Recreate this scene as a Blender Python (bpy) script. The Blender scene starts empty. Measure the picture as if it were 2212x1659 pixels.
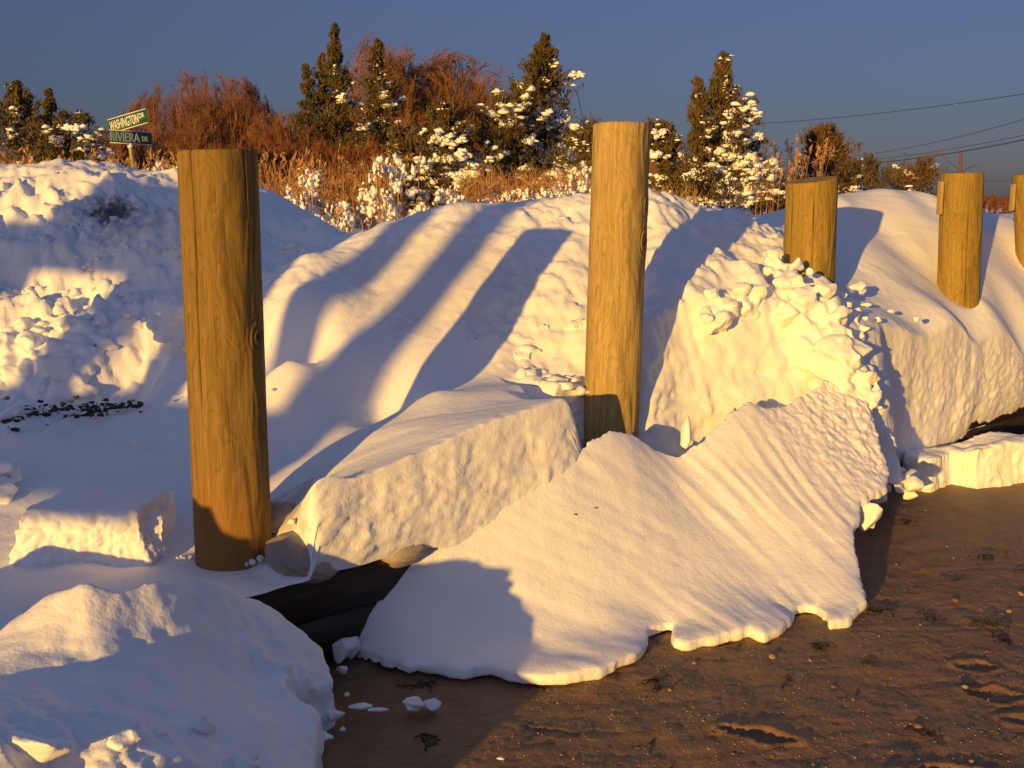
import bpy, math, random, numpy as np
from mathutils import Vector, Matrix, Euler
random.seed(7); RNG = np.random.default_rng(7)
SC = bpy.context.scene; COL = SC.collection
# ------------------------------------------------------------------ camera, sky, sun, exposure
FPX = 2372.0; CAMZ = 1.55; PITCH = math.atan((829.5-440)/FPX)
cam_d = bpy.data.cameras.new('camera'); cam_d.sensor_width = 36; cam_d.lens = 36*FPX/2212
cam_d.clip_end = 2000; cam_d.clip_start = 0.05
cam = bpy.data.objects.new('camera', cam_d); COL.objects.link(cam)
cam.location = (0, 0, CAMZ); cam.rotation_euler = (math.pi/2-PITCH, 0, 0); SC.camera = cam
SUN_AZ = math.radians(27); SUN_EL = math.radians(7.1)
SUND = np.array([-math.sin(SUN_AZ)*math.cos(SUN_EL), -math.cos(SUN_AZ)*math.cos(SUN_EL), math.sin(SUN_EL)])
world = bpy.data.worlds.new('World'); SC.world = world; world.use_nodes = True
wn = world.node_tree; wn.nodes.clear()
sky = wn.nodes.new('ShaderNodeTexSky'); sky.sky_type = 'NISHITA'; sky.sun_disc = False
sky.sun_elevation = SUN_EL; sky.sun_rotation = math.atan2(SUND[0], SUND[1])
sky.air_density = 1.0; sky.dust_density = 0.6; sky.ozone_density = 2.2
bgn = wn.nodes.new('ShaderNodeBackground'); bgn.inputs[1].default_value = 0.15
won = wn.nodes.new('ShaderNodeOutputWorld')
tcw = wn.nodes.new('ShaderNodeTexCoord'); sx_ = wn.nodes.new('ShaderNodeSeparateXYZ'); rpw = wn.nodes.new('ShaderNodeValToRGB'); mxw = wn.nodes.new('ShaderNodeMix'); mxw.data_type = 'RGBA'; mxw.blend_type = 'MULTIPLY'; mxw.inputs[0].default_value = 1
wn.links.new(tcw.outputs['Generated'], sx_.inputs[0]); wn.links.new(sx_.outputs[2], rpw.inputs[0])
for i_, (p_, c_) in enumerate([(0.0, (.155, .155, .33)), (.07, (.165, .162, .275)), (.20, (.235, .218, .34)), (.6, (.95, .74, .82))]):
    if i_ > 1: rpw.color_ramp.elements.new(.5)
    rpw.color_ramp.elements[i_].position = p_; rpw.color_ramp.elements[i_].color = (*c_, 1)
wn.links.new(sky.outputs[0], mxw.inputs[6]); wn.links.new(rpw.outputs[0], mxw.inputs[7])
wn.links.new(mxw.outputs[2], bgn.inputs[0]); wn.links.new(bgn.outputs[0], won.inputs[0])
sd = bpy.data.lights.new('sun', 'SUN'); sd.energy = 4.0; sd.angle = math.radians(0.6); sd.color = (1.0, 0.56, 0.105)
sun = bpy.data.objects.new('sun', sd); COL.objects.link(sun)
sun.rotation_euler = Vector(SUND).to_track_quat('Z', 'Y').to_euler()
SC.view_settings.view_transform = 'Standard'; SC.view_settings.look = 'None'
SC.view_settings.exposure = 0.45; SC.view_settings.gamma = 1.0; SC.view_settings.use_curve_mapping = False

# ------------------------------------------------------------------ helpers
cP, sP = math.cos(PITCH), math.sin(PITCH)
def ray(px, py):
    a = (px-1106)/FPX; b = (829.5-py)/FPX
    return np.array([a, cP+b*sP, -sP+b*cP])
def at(px, py, Y):
    d = ray(px, py); k = Y/d[1]; return np.array([k*d[0], Y, CAMZ+k*d[2]])
def atz(px, py, z):
    d = ray(px, py); k = (z-CAMZ)/d[2]; return np.array([k*d[0], k*d[1], z])
def _h(ix, iy, iz, seed):
    h = (ix.astype(np.uint32)*np.uint32(374761393)) ^ (iy.astype(np.uint32)*np.uint32(668265263)) ^ (iz.astype(np.uint32)*np.uint32(2147483647)) ^ np.uint32(seed*974634777 & 0xffffffff)
    h = (h ^ (h >> np.uint32(13)))*np.uint32(1274126177); h = h ^ (h >> np.uint32(16))
    h = h*np.uint32(2246822519); return h ^ (h >> np.uint32(15))
def perlin(x, y, z, seed=0):
    x, y, z = np.broadcast_arrays(np.asarray(x, float), np.asarray(y, float), np.asarray(z, float))
    fx, fy, fz = np.floor(x), np.floor(y), np.floor(z)
    ix, iy, iz = fx.astype(np.int64), fy.astype(np.int64), fz.astype(np.int64)
    x, y, z = x-fx, y-fy, z-fz
    u, v, w = [c*c*c*(c*(c*6-15)+10) for c in (x, y, z)]
    out = 0
    for dx in (0, 1):
        for dy in (0, 1):
            for dz in (0, 1):
                h = _h(ix+dx, iy+dy, iz+dz, seed)
                gx = ((h & np.uint32(1023)).astype(float)/511.5-1); gy = (((h >> np.uint32(10)) & np.uint32(1023)).astype(float)/511.5-1)
                gz = (((h >> np.uint32(20)) & np.uint32(1023)).astype(float)/511.5-1)
                out = out+(gx*(x-dx)+gy*(y-dy)+gz*(z-dz))*(u if dx else 1-u)*(v if dy else 1-v)*(w if dz else 1-w)
    return out*1.2
def fbm(x, y, z, o=4, seed=0, g=0.5):
    r = 0; a = 1.0; f = 1.0
    for i in range(o):
        r = r+a*perlin(x*f, y*f, z*f, seed+i); a *= g; f *= 2.03
    return r
def billow(x, y, z, o=3, seed=0):
    r = 0; a = 1.0; f = 1.0
    for i in range(o):
        r = r+a*(np.abs(perlin(x*f, y*f, z*f, seed+i))*2-.5); a *= .5; f *= 2.1
    return r
def sm(x, a, b):
    t = np.clip((np.asarray(x, float)-a)/(b-a), 0, 1); return t*t*(3-2*t)
def tps(pts, reg=1e-4):
    P = np.array(pts, float); n = len(P)
    def K(A, B):
        d2 = ((A[:, None, :]-B[None, :, :])**2).sum(-1); return 0.5*d2*np.log(d2+1e-9)
    M = np.zeros((n+3, n+3)); M[:n, :n] = K(P[:, :2], P[:, :2])+np.eye(n)*reg
    M[:n, n] = 1; M[:n, n+1:] = P[:, :2]; M[n, :n] = 1; M[n+1:, :n] = P[:, :2].T
    c = np.linalg.solve(M, np.concatenate([P[:, 2], np.zeros(3)]))
    def f(x, y):
        sh = np.shape(x); q = np.stack([np.ravel(x), np.ravel(y)], 1); r = np.empty(len(q))
        for i in range(0, len(q), 40000):
            s = q[i:i+40000]; r[i:i+40000] = K(s, P[:, :2])@c[:n]+c[n]+s@c[n+1:]
        return r.reshape(sh)
    return f
def newmesh(name, V, Fc, mat=None, parent=None, smooth=True):
    """V (n,3) array; Fc: (m,k) int array or list of them"""
    me = bpy.data.meshes.new(name)
    if not isinstance(Fc, list): Fc = [Fc]
    Fc = [np.asarray(f, np.int32) for f in Fc if len(f)]
    loops = np.concatenate([f.ravel() for f in Fc]); cnt = np.concatenate([np.full(len(f), f.shape[1], np.int32) for f in Fc])
    me.vertices.add(len(V)); me.vertices.foreach_set('co', np.asarray(V, np.float32).ravel())
    me.loops.add(len(loops)); me.loops.foreach_set('vertex_index', loops)
    me.polygons.add(len(cnt)); st = np.concatenate([[0], np.cumsum(cnt)[:-1]]).astype(np.int32)
    me.polygons.foreach_set('loop_start', st)
    try: me.polygons.foreach_set('loop_total', cnt)
    except Exception: pass
    me.update(calc_edges=True); me.validate()
    if smooth: me.polygons.foreach_set('use_smooth', np.ones(len(me.polygons), bool))
    if mat: me.materials.append(mat)
    o = bpy.data.objects.new(name, me); COL.objects.link(o)
    if parent is not None: o.parent = parent
    return o
def tag(o, label=None, cat=None, group=None, kind=None):
    if label: o['label'] = label
    if cat: o['category'] = cat
    if group: o['group'] = group
    if kind: o['kind'] = kind
    return o
def empty(name, loc=(0, 0, 0)):
    o = bpy.data.objects.new(name, None); COL.objects.link(o); o.location = loc; o.empty_display_size = .1; return o
def grid_faces(nu, nv, wrap=False):
    i = np.arange(nu if wrap else nu-1)[:, None]; j = np.arange(nv-1)[None, :]; i2 = (i+1) % nu
    return np.stack([i*nv+j, i2*nv+j, i2*nv+j+1, i*nv+j+1], -1).reshape(-1, 4)
def vnormals(V, Fc):
    q = V[Fc]; n = np.cross(q[:, 2]-q[:, 0], q[:, -1]-q[:, 1]); N = np.zeros_like(V)
    for k in range(Fc.shape[1]): np.add.at(N, Fc[:, k], n)
    return N/(np.linalg.norm(N, axis=1, keepdims=True)+1e-12)
def get_co(me):
    a = np.empty(len(me.vertices)*3, np.float32); me.vertices.foreach_get('co', a); return a.reshape(-1, 3).astype(float)
def get_no(me):
    a = np.empty(len(me.vertices)*3, np.float32); me.vertices.foreach_get('normal', a); return a.reshape(-1, 3).astype(float)
def set_co(me, V):
    me.vertices.foreach_set('co', np.asarray(V, np.float32).ravel()); me.update()
def remesh(o, vox, smooth_it=2):
    m = o.modifiers.new('r', 'REMESH'); m.mode = 'VOXEL'; m.voxel_size = vox; m.use_smooth_shade = True
    if smooth_it:
        s = o.modifiers.new('s', 'SMOOTH'); s.factor = .5; s.iterations = smooth_it
    dg = bpy.context.evaluated_depsgraph_get(); me = bpy.data.meshes.new_from_object(o.evaluated_get(dg))
    o.modifiers.clear(); old = o.data; mats = list(old.materials); o.data = me; bpy.data.meshes.remove(old)
    me.materials.clear()
    for q in mats: me.materials.append(q)
    me.polygons.foreach_set('use_smooth', np.ones(len(me.polygons), bool))
    return o
def ico(sub=2):
    import bmesh
    bm = bmesh.new(); bmesh.ops.create_icosphere(bm, subdivisions=sub, radius=1)
    V = np.array([v.co[:] for v in bm.verts]); Fc = np.array([[v.index for v in f.verts] for f in bm.faces]); bm.free(); return V, Fc
ICO1, ICO2, ICO3, ICO4 = ico(1), ico(2), ico(3), ico(4)
def blobs(C, R, tmpl=ICO2, rough=.35, freq=1.3, seed=0):
    """C (n,3) centres, R (n,3) radii -> merged verts/faces of lumpy blobs"""
    T, Fc = tmpl; C = np.asarray(C, float); R = np.asarray(R, float); n = len(C)
    if R.ndim == 1: R = np.repeat(R[:, None], 3, 1)
    ph = np.arange(n)[:, None]*7.31+seed
    d = 1+rough*perlin(T[None, :, 0]*freq+ph, T[None, :, 1]*freq+ph*.7, T[None, :, 2]*freq, seed)*1.6
    V = T[None]*d[..., None]*R[:, None, :]+C[:, None, :]
    Fa = Fc[None]+(np.arange(n)*len(T))[:, None, None]
    return V.reshape(-1, 3), Fa.reshape(-1, Fc.shape[1])
def tubes(Pt, Rd, sides=3):
    """Pt (n,k,3) Rd (n,k)"""
    Pt = np.asarray(Pt, float); Rd = np.asarray(Rd, float); n, k, _ = Pt.shape
    d = np.gradient(Pt, axis=1); d /= np.linalg.norm(d, axis=2, keepdims=True)+1e-9
    ref = np.where(np.abs(d[..., 2:3]) < .9, np.array([0, 0, 1.]), np.array([1., 0, 0]))
    a = np.cross(d, ref); a /= np.linalg.norm(a, axis=2, keepdims=True)+1e-9; b = np.cross(d, a)
    an = np.arange(sides)/sides*2*math.pi
    V = Pt[:, :, None, :]+Rd[:, :, None, None]*(a[:, :, None, :]*np.cos(an)[None, None, :, None]+b[:, :, None, :]*np.sin(an)[None, None, :, None])
    i = np.arange(n)[:, None, None]; j = np.arange(k-1)[None, :, None]; s = np.arange(sides)[None, None, :]; s2 = (s+1) % sides
    base = i*k*sides
    Fc = np.stack([base+j*sides+s, base+j*sides+s2, base+(j+1)*sides+s2, base+(j+1)*sides+s], -1).reshape(-1, 4)
    return V.reshape(-1, 3), Fc
def _hulls(n=10, k=13, seed=3):
    import bmesh
    rg = np.random.default_rng(seed); out = []
    for i in range(n):
        p = rg.normal(size=(k, 3)); p /= np.linalg.norm(p, axis=1, keepdims=True); p *= rg.uniform(.75, 1.05, (k, 1))
        bm = bmesh.new()
        for q in p: bm.verts.new(q)
        bmesh.ops.convex_hull(bm, input=bm.verts[:]); bmesh.ops.recalc_face_normals(bm, faces=bm.faces[:]); bm.verts.ensure_lookup_table()
        used = sorted({v.index for f in bm.faces for v in f.verts}); bm.verts.index_update()
        V = np.array([v.co[:] for v in bm.verts]); Fc = np.array([[v.index for v in f.verts] for f in bm.faces if len(f.verts) == 3]); bm.free(); out.append((V, Fc))
    return out
HULLS = _hulls()
def chunks(C, R, seed=0):
    rg = np.random.default_rng(seed); C = np.asarray(C, float); R = np.asarray(R, float)
    if R.ndim == 1: R = np.repeat(R[:, None], 3, 1)
    parts = []
    for c, r in zip(C, R):
        V, Fc = HULLS[rg.integers(len(HULLS))]; M = np.array(Euler(rg.uniform(-3, 3, 3)).to_matrix()); parts.append(((V@M.T)*r+c, Fc))
    V, Fs = merge(parts); return V, np.concatenate(Fs)
def merge(parts):
    Vs, Fs, o = [], [], 0
    for V, Fc in parts:
        Vs.append(V); Fs.append(np.asarray(Fc)+o); o += len(V)
    return np.concatenate(Vs), Fs
def leaves(C, D, L, W):
    """diamond shaped faces: centre C, direction D, length L, width W"""
    n = len(C); D = D/(np.linalg.norm(D, axis=1, keepdims=True)+1e-9)
    r = RNG.normal(size=(n, 3)); s = np.cross(D, r); s /= np.linalg.norm(s, axis=1, keepdims=True)+1e-9
    L = np.broadcast_to(L, n)[:, None]; W = np.broadcast_to(W, n)[:, None]
    V = np.stack([C-D*L*.5, C+s*W*.5, C+D*L*.5, C-s*W*.5], 1).reshape(-1, 3)
    return V, np.arange(n*4).reshape(-1, 4)
def inpoly(x, y, poly):
    x = np.asarray(x); y = np.asarray(y); c = np.zeros(x.shape, bool); n = len(poly)
    for i in range(n):
        x1, y1 = poly[i]; x2, y2 = poly[i-1]
        m = ((y1 > y) != (y2 > y)) & (x < (x2-x1)*(y-y1)/((y2-y1) if y2 != y1 else 1e-9)+x1); c ^= m
    return c
def distpoly(x, y, poly):
    d = np.full(np.shape(x), 1e9); n = len(poly)
    for i in range(n):
        a = np.array(poly[i-1]); b = np.array(poly[i]); ab = b-a; L = (ab@ab)+1e-12
        t = np.clip(((x-a[0])*ab[0]+(y-a[1])*ab[1])/L, 0, 1); d = np.minimum(d, np.hypot(x-a[0]-t*ab[0], y-a[1]-t*ab[1]))
    return d
def gauss(x, y, c, r): return np.exp(-((x-c[0])**2+(y-c[1])**2)/(r*r))

# ------------------------------------------------------------------ materials
class NT:
    def __init__(s, name):
        s.m = bpy.data.materials.new(name); s.m.use_nodes = True; s.t = s.m.node_tree; s.t.nodes.clear()
        s.out = s.n('ShaderNodeOutputMaterial'); s.b = s.n('ShaderNodeBsdfPrincipled'); s.l(s.b.outputs[0], s.out.inputs[0])
        s.tc = s.n('ShaderNodeTexCoord')
    def n(s, t, **k):
        x = s.t.nodes.new(t)
        for a, v in k.items(): setattr(x, a, v)
        return x
    def l(s, a, b): s.t.links.new(a, b)
    def map(s, sc, src=None, loc=(0, 0, 0)):
        m = s.n('ShaderNodeMapping'); m.inputs['Scale'].default_value = sc; m.inputs['Location'].default_value = loc
        s.l(src or s.tc.outputs['Object'], m.inputs[0]); return m.outputs[0]
    def noise(s, scale, detail=4, vec=None, rough=.55, dist=0):
        x = s.n('ShaderNodeTexNoise'); x.inputs['Scale'].default_value = scale; x.inputs['Detail'].default_value = detail
        x.inputs['Roughness'].default_value = rough; x.inputs['Distortion'].default_value = dist
        s.l(vec or s.tc.outputs['Object'], x.inputs['Vector']); return x.outputs['Fac']
    def ramp(s, fac, stops):
        r = s.n('ShaderNodeValToRGB'); e = r.color_ramp.elements
        while len(e) < len(stops): e.new(.5)
        for i, (p, c) in enumerate(stops): e[i].position = p; e[i].color = (*c, 1) if len(c) == 3 else c
        s.l(fac, r.inputs[0]); return r.outputs[0]
    def mix(s, f, a, b, mode='MIX'):
        m = s.n('ShaderNodeMix', data_type='RGBA', blend_type=mode)
        for i, v in ((0, f), (6, a), (7, b)):
            if isinstance(v, (int, float)): m.inputs[i].default_value = v
            elif isinstance(v, tuple): m.inputs[i].default_value = (*v, 1)
            else: s.l(v, m.inputs[i])
        return m.outputs[2]
    def math(s, op, a, b=0.0, c=0.0):
        m = s.n('ShaderNodeMath', operation=op)
        for i, v in enumerate((a, b, c)):
            if isinstance(v, (int, float)): m.inputs[i].default_value = v
            else: s.l(v, m.inputs[i])
        return m.outputs[0]
    def bump(s, h, strength, dist, prev=None):
        b = s.n('ShaderNodeBump'); b.inputs['Strength'].default_value = strength; b.inputs['Distance'].default_value = dist
        s.l(h, b.inputs['Height'])
        if prev is not None: s.l(prev, b.inputs['Normal'])
        return b.outputs[0]
    def set(s, **k):
        for a, v in k.items():
            i = s.b.inputs[a.replace('_', ' ')]
            if isinstance(v, (int, float)): i.default_value = v
            elif isinstance(v, tuple): i.default_value = (*v, 1) if len(v) == 3 and i.type == 'RGBA' else v
            else: s.l(v, i)
        return s.m
def snow_mat(name='snow', dirt=None, sss=0.0, grain=1.0):
    t = NT(name); g = t.noise(420, 3); g2 = t.noise(90, 4); g3 = t.noise(22, 5)
    nb = t.bump(g, .35*grain, .002); nb = t.bump(g2, .38*grain, .005, nb); nb = t.bump(g3, .3*grain, .012, nb)
    col = t.ramp(t.noise(2.2, 4), [(.3, (.87, .88, .90)), (.7, (.93, .93, .93))])
    if dirt:
        for (c, r, amt, dc) in dirt:
            m = t.n('ShaderNodeVectorMath', operation='DISTANCE'); t.l(t.tc.outputs['Object'], m.inputs[0]); m.inputs[1].default_value = tuple(c)
            f = t.math('MULTIPLY_ADD', m.outputs['Value'], -1.0/r, 1.0)
            nz = t.noise(14, 6, rough=.7); f = t.math('ADD', f, t.math('MULTIPLY_ADD', nz, 2.4, -1.35))
            f = t.n('ShaderNodeClamp').outputs[0] if False else t.math('MINIMUM', t.math('MAXIMUM', t.math('MULTIPLY', f, 1.6), 0.0), amt)
            col = t.mix(f, col, dc)
    t.set(Base_Color=col, Roughness=.62, Normal=nb); t.b.inputs['Specular IOR Level'].default_value = .25
    if sss:
        t.b.inputs['Subsurface Weight'].default_value = sss; t.b.inputs['Subsurface Radius'].default_value = (.6, .8, 1.0); t.b.inputs['Subsurface Scale'].default_value = .02
    return t.m
def plain(name, c, rough=.8, var=.25, scale=20, bump=.3):
    t = NT(name); n = t.noise(scale, 5)
    col = t.ramp(n, [(.3, tuple(v*(1-var) for v in c)), (.7, tuple(min(1, v*(1+var)) for v in c))])
    return t.set(Base_Color=col, Roughness=rough, Normal=t.bump(n, bump, .01))

M_SAND = None
W0 = np.array([-.74, 3.38]); WD = np.array([.745, .67]); WD = WD/np.linalg.norm(WD); WN = np.array([-WD[1], WD[0]])
def tw(px, off=0.0):
    """distance along the bulkhead line (offset 'off' landward) at image column px"""
    # column px: x = r*depthfactor ; x/y ratio depends weakly on height, use mid height
    r = (px-1106)/FPX*1.02; o = W0+WN*off
    return (r*o[1]-o[0])/(WD[0]-r*WD[1])
def atw(px, py, off=0.0):
    """point seen at (px,py) on the vertical plane through the wall line, moved landward by off"""
    d = ray(px, py); o = W0+WN*off
    # k*d.xy = o + t*WD
    A = np.array([[d[0], -WD[0]], [d[1], -WD[1]]]); k, t = np.linalg.solve(A, o)
    return np.array([k*d[0], k*d[1], CAMZ+k*d[2]]), t
# ------------------------------------------------------------------ snow ground behind the bulkhead
cp = []
def Y(px, py, y): cp.append(at(px, py, y))
def Z(px, py, z): cp.append(atz(px, py, z))
def WP(px, py, off=0.0): cp.append(atw(px, py, off)[0])
# top edge of the cut snow along the wall
for a in [(670, 1062), (760, 1032), (840, 1003), (920, 968), (1000, 932), (1080, 905), (1160, 878), (1230, 862)]: WP(*a, .0)
for a in [(1400, 700), (1450, 660), (1510, 628), (1580, 625), (1650, 645), (1720, 665)]: WP(*a, .34)
for a in [(1290, 850), (1340, 790)]: WP(*a, .34)
for a in [(1850, 680), (1880, 690), (1940, 703), (2000, 720), (2100, 738), (2212, 758), (2350, 780)]: WP(*a, .0)
# left of the cut: snow lies at wall-top height
for a in [(620, 1235), (560, 1268), (500, 1290), (430, 1320), (330, 1370)]: WP(*a, .0)
for p in [(-1.6, 2.55, .38), (-2.3, 1.9, .38), (-3.2, 1.1, .4), (-4.5, -.2, .4), (-5.2, 1.0, .5), (-4.2, 2.2, .5)]: cp.append(np.array(p))
Z(500, 1205, .37); Z(430, 1160, .38); Z(590, 1180, .42); Z(600, 1110, .47); Z(620, 1040, .52); Z(400, 1090, .44)
Z(300, 1130, .42); Z(150, 1240, .36); Z(50, 1240, .36); Z(300, 1240, .34)
Z(250, 1020, .52); Z(100, 1020, .53); Z(0, 1010, .55); Z(350, 960, .56); Z(620, 960, .57)
Z(200, 940, .58); Z(0, 930, .58); Z(50, 870, .62); Z(300, 870, .62); Z(620, 880, .62); Z(-200, 900, .6); Z(-400, 1000, .55); Z(-300, 1100, .5)
Z(700, 990, .60); Z(760, 940, .64); Z(800, 880, .66); Z(840, 950, .68); Z(940, 850, .78); Z(1000, 880, .745); Z(1120, 862, .765); Z(1120, 800, .80); Z(1210, 822, .79); Z(900, 900, .72)
# slope between the first two posts
Y(620, 780, 4.75); Y(640, 690, 5.12); Y(650, 610, 5.38); Y(680, 548, 5.65)
Y(780, 790, 4.85); Y(780, 700, 5.12); Y(790, 620, 5.42); Y(810, 540, 5.75); Y(840, 490, 6.0)
Y(900, 780, 4.95); Y(900, 690, 5.22); Y(900, 600, 5.5); Y(920, 520, 5.8); Y(960, 448, 6.1)
Y(1040, 740, 5.1); Y(1030, 650, 5.35); Y(1040, 560, 5.65); Y(1050, 478, 5.95)
Y(1160, 740, 5.1); Y(1160, 640, 5.35); Y(1160, 550, 5.65); Y(1160, 478, 5.95)
Y(1240, 760, 5.05); Y(1240, 650, 5.35); Y(1240, 550, 5.65); Y(1260, 445, 6.1)
Y(1340, 640, 5.4); Y(1340, 540, 5.75); Y(1340, 430, 6.15)
# right of second post
Y(1420, 620, 5.35); Y(1420, 520, 5.75); Y(1410, 402, 6.2); Y(1480, 580, 5.5); Y(1490, 500, 5.9); Y(1480, 425, 6.4)
Y(1560, 570, 5.6); Y(1580, 510, 6.1); Y(1560, 458, 6.6); Y(1640, 590, 5.65); Y(1650, 530, 6.1); Y(1660, 490, 6.9); Y(1600, 480, 6.9)
Y(1700, 560, 5.95); Y(1740, 600, 5.8); Y(1790, 620, 5.85); Y(1710, 490, 7.0)
Y(1830, 640, 6.0); Y(1850, 600, 6.35); Y(1850, 520, 6.8); Y(1830, 436, 7.25); Y(1910, 408, 7.7); Y(1880, 480, 7.2); Y(1930, 560, 6.8)
Y(1980, 620, 6.65); Y(1990, 540, 7.1); Y(2000, 440, 7.7); Y(2040, 436, 7.8); Y(2075, 655, 6.9); Y(2070, 664, 6.75); Y(2118, 652, 6.85); Y(2020, 650, 6.6); Y(2060, 690, 6.35); Y(2130, 620, 7.1); Y(2140, 560, 7.5); Y(2160, 505, 8.0)
Y(2212, 575, 7.75); Y(2300, 600, 7.8); Y(2400, 480, 8.8); Y(2212, 650, 7.3); Y(1950, 650, 6.3)
# left bank
Y(640, 560, 6.0); Y(600, 520, 6.4); Y(600, 450, 6.8); Y(580, 412, 7.1); Y(660, 480, 6.6); Y(720, 510, 6.7); Y(745, 545, 5.72)
Y(500, 390, 6.9); Y(400, 386, 6.8); Y(300, 384, 6.75); Y(200, 382, 6.7); Y(100, 380, 6.7); Y(0, 376, 6.7); Y(-300, 376, 6.7)
for px in (0, 130, 260, 400, 500): Y(px, 450, 6.35); Y(px, 540, 6.0); Y(px, 640, 5.7); Y(px, 740, 5.35)
Y(-300, 540, 5.9); Y(-300, 740, 5.2); Y(560, 560, 6.1); Y(560, 660, 5.42); Y(500, 800, 5.0); Y(350, 800, 5.1); Y(150, 810, 5.15)
# behind the crest the snow drops to field height
for (x, y, z) in [(-3, 8.3, 1.5), (-2, 8.3, 1.45), (-1, 8.2, 1.2), (0, 7.6, 1.2), (-.8, 7.3, 1.25), (1, 7.8, 1.3), (2, 8.2, 1.25), (.6, 7.0, 1.45), (3.2, 9.2, 1.3), (4.5, 10, 1.2), (-5, 8.5, 1.5), (-6.5, 7, 1.6),
                  (-5.5, 4.5, .9), (5.6, 9.2, 1.2), (7, 9.5, 1.1), (6.5, 11, 1.15), (-4, 10.5, 1.2), (0, 10.5, 1.15), (3, 11, 1.15), (1.2, 9.4, 1.15), (-2, 9.6, 1.15)]:
    cp.append(np.array([x, y, z]))
HG = tps(cp)
LUMP = [(200, 500, 6.1, .9, 1.7), (60, 560, 6.0, .9, 1.7), (200, 600, 5.8, 1.0, 1.6), (380, 640, 5.6, .6, 1.3), (80, 680, 5.5, .8, 1.2), (420, 560, 6.0, .9, .8), (600, 500, 6.5, .6, .8), (-150, 600, 5.8, 1.1, 1.0), (300, 430, 6.5, .9, .5), (1440, 470, 6.1, .55, .9), (1600, 500, 6.4, .6, .8), (1230, 600, 5.4, .35, .7), (1190, 480, 6.0, .4, .8),
        (1180, 740, 5.1, .28, .7), (1100, 700, 5.2, .2, .6), (1640, 640, 5.5, .6, .9), (900, 470, 6.1, .4, .4), (1560, 700, 5.2, .4, .7)]
LUMP = [(at(a, b, c)[:2], r, k) for a, b, c, r, k in LUMP]
def ground_h(x, y, fine=True):
    h = HG(x, y)
    m = 0
    for c, r, k in LUMP: m = np.maximum(m, k*gauss(x, y, c, r))
    m = m*sm(y, 3.9, 4.8)
    xw = x+.12*fbm(x*3, y*3, 0, 2, 12); yw = y+.12*fbm(x*3, y*3, 5, 2, 13)
    h = h+m*(.09*fbm(xw*2.4, yw*2.4, h*2, 3, 11)+.035*billow(xw*5.5, yw*5.5, h*5, 3, 15)*sm(perlin(x*2, y*2, 3, 17), -.35, .35)+.024*fbm(xw*11, yw*11, h*11, 4, 18, .62)+.022*billow(x*10+2, yw*10, h*8, 2, 19))
    h = h+.03*fbm(x*1.6, y*1.6, 0, 2, 3)
    # wind ridges on the flat drift
    u = x*.97+y*.25; v = -x*.25+y*.97
    calm = (1-np.clip(m, 0, 1))
    h = h+calm*(.008*np.abs(perlin(u*1.1, v*7, 0, 31))+.003*perlin(u*3, v*26, 0, 33))
    return h
BAG_HOLLOW = atw(500, 1210, .32)[0][:2]
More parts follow.
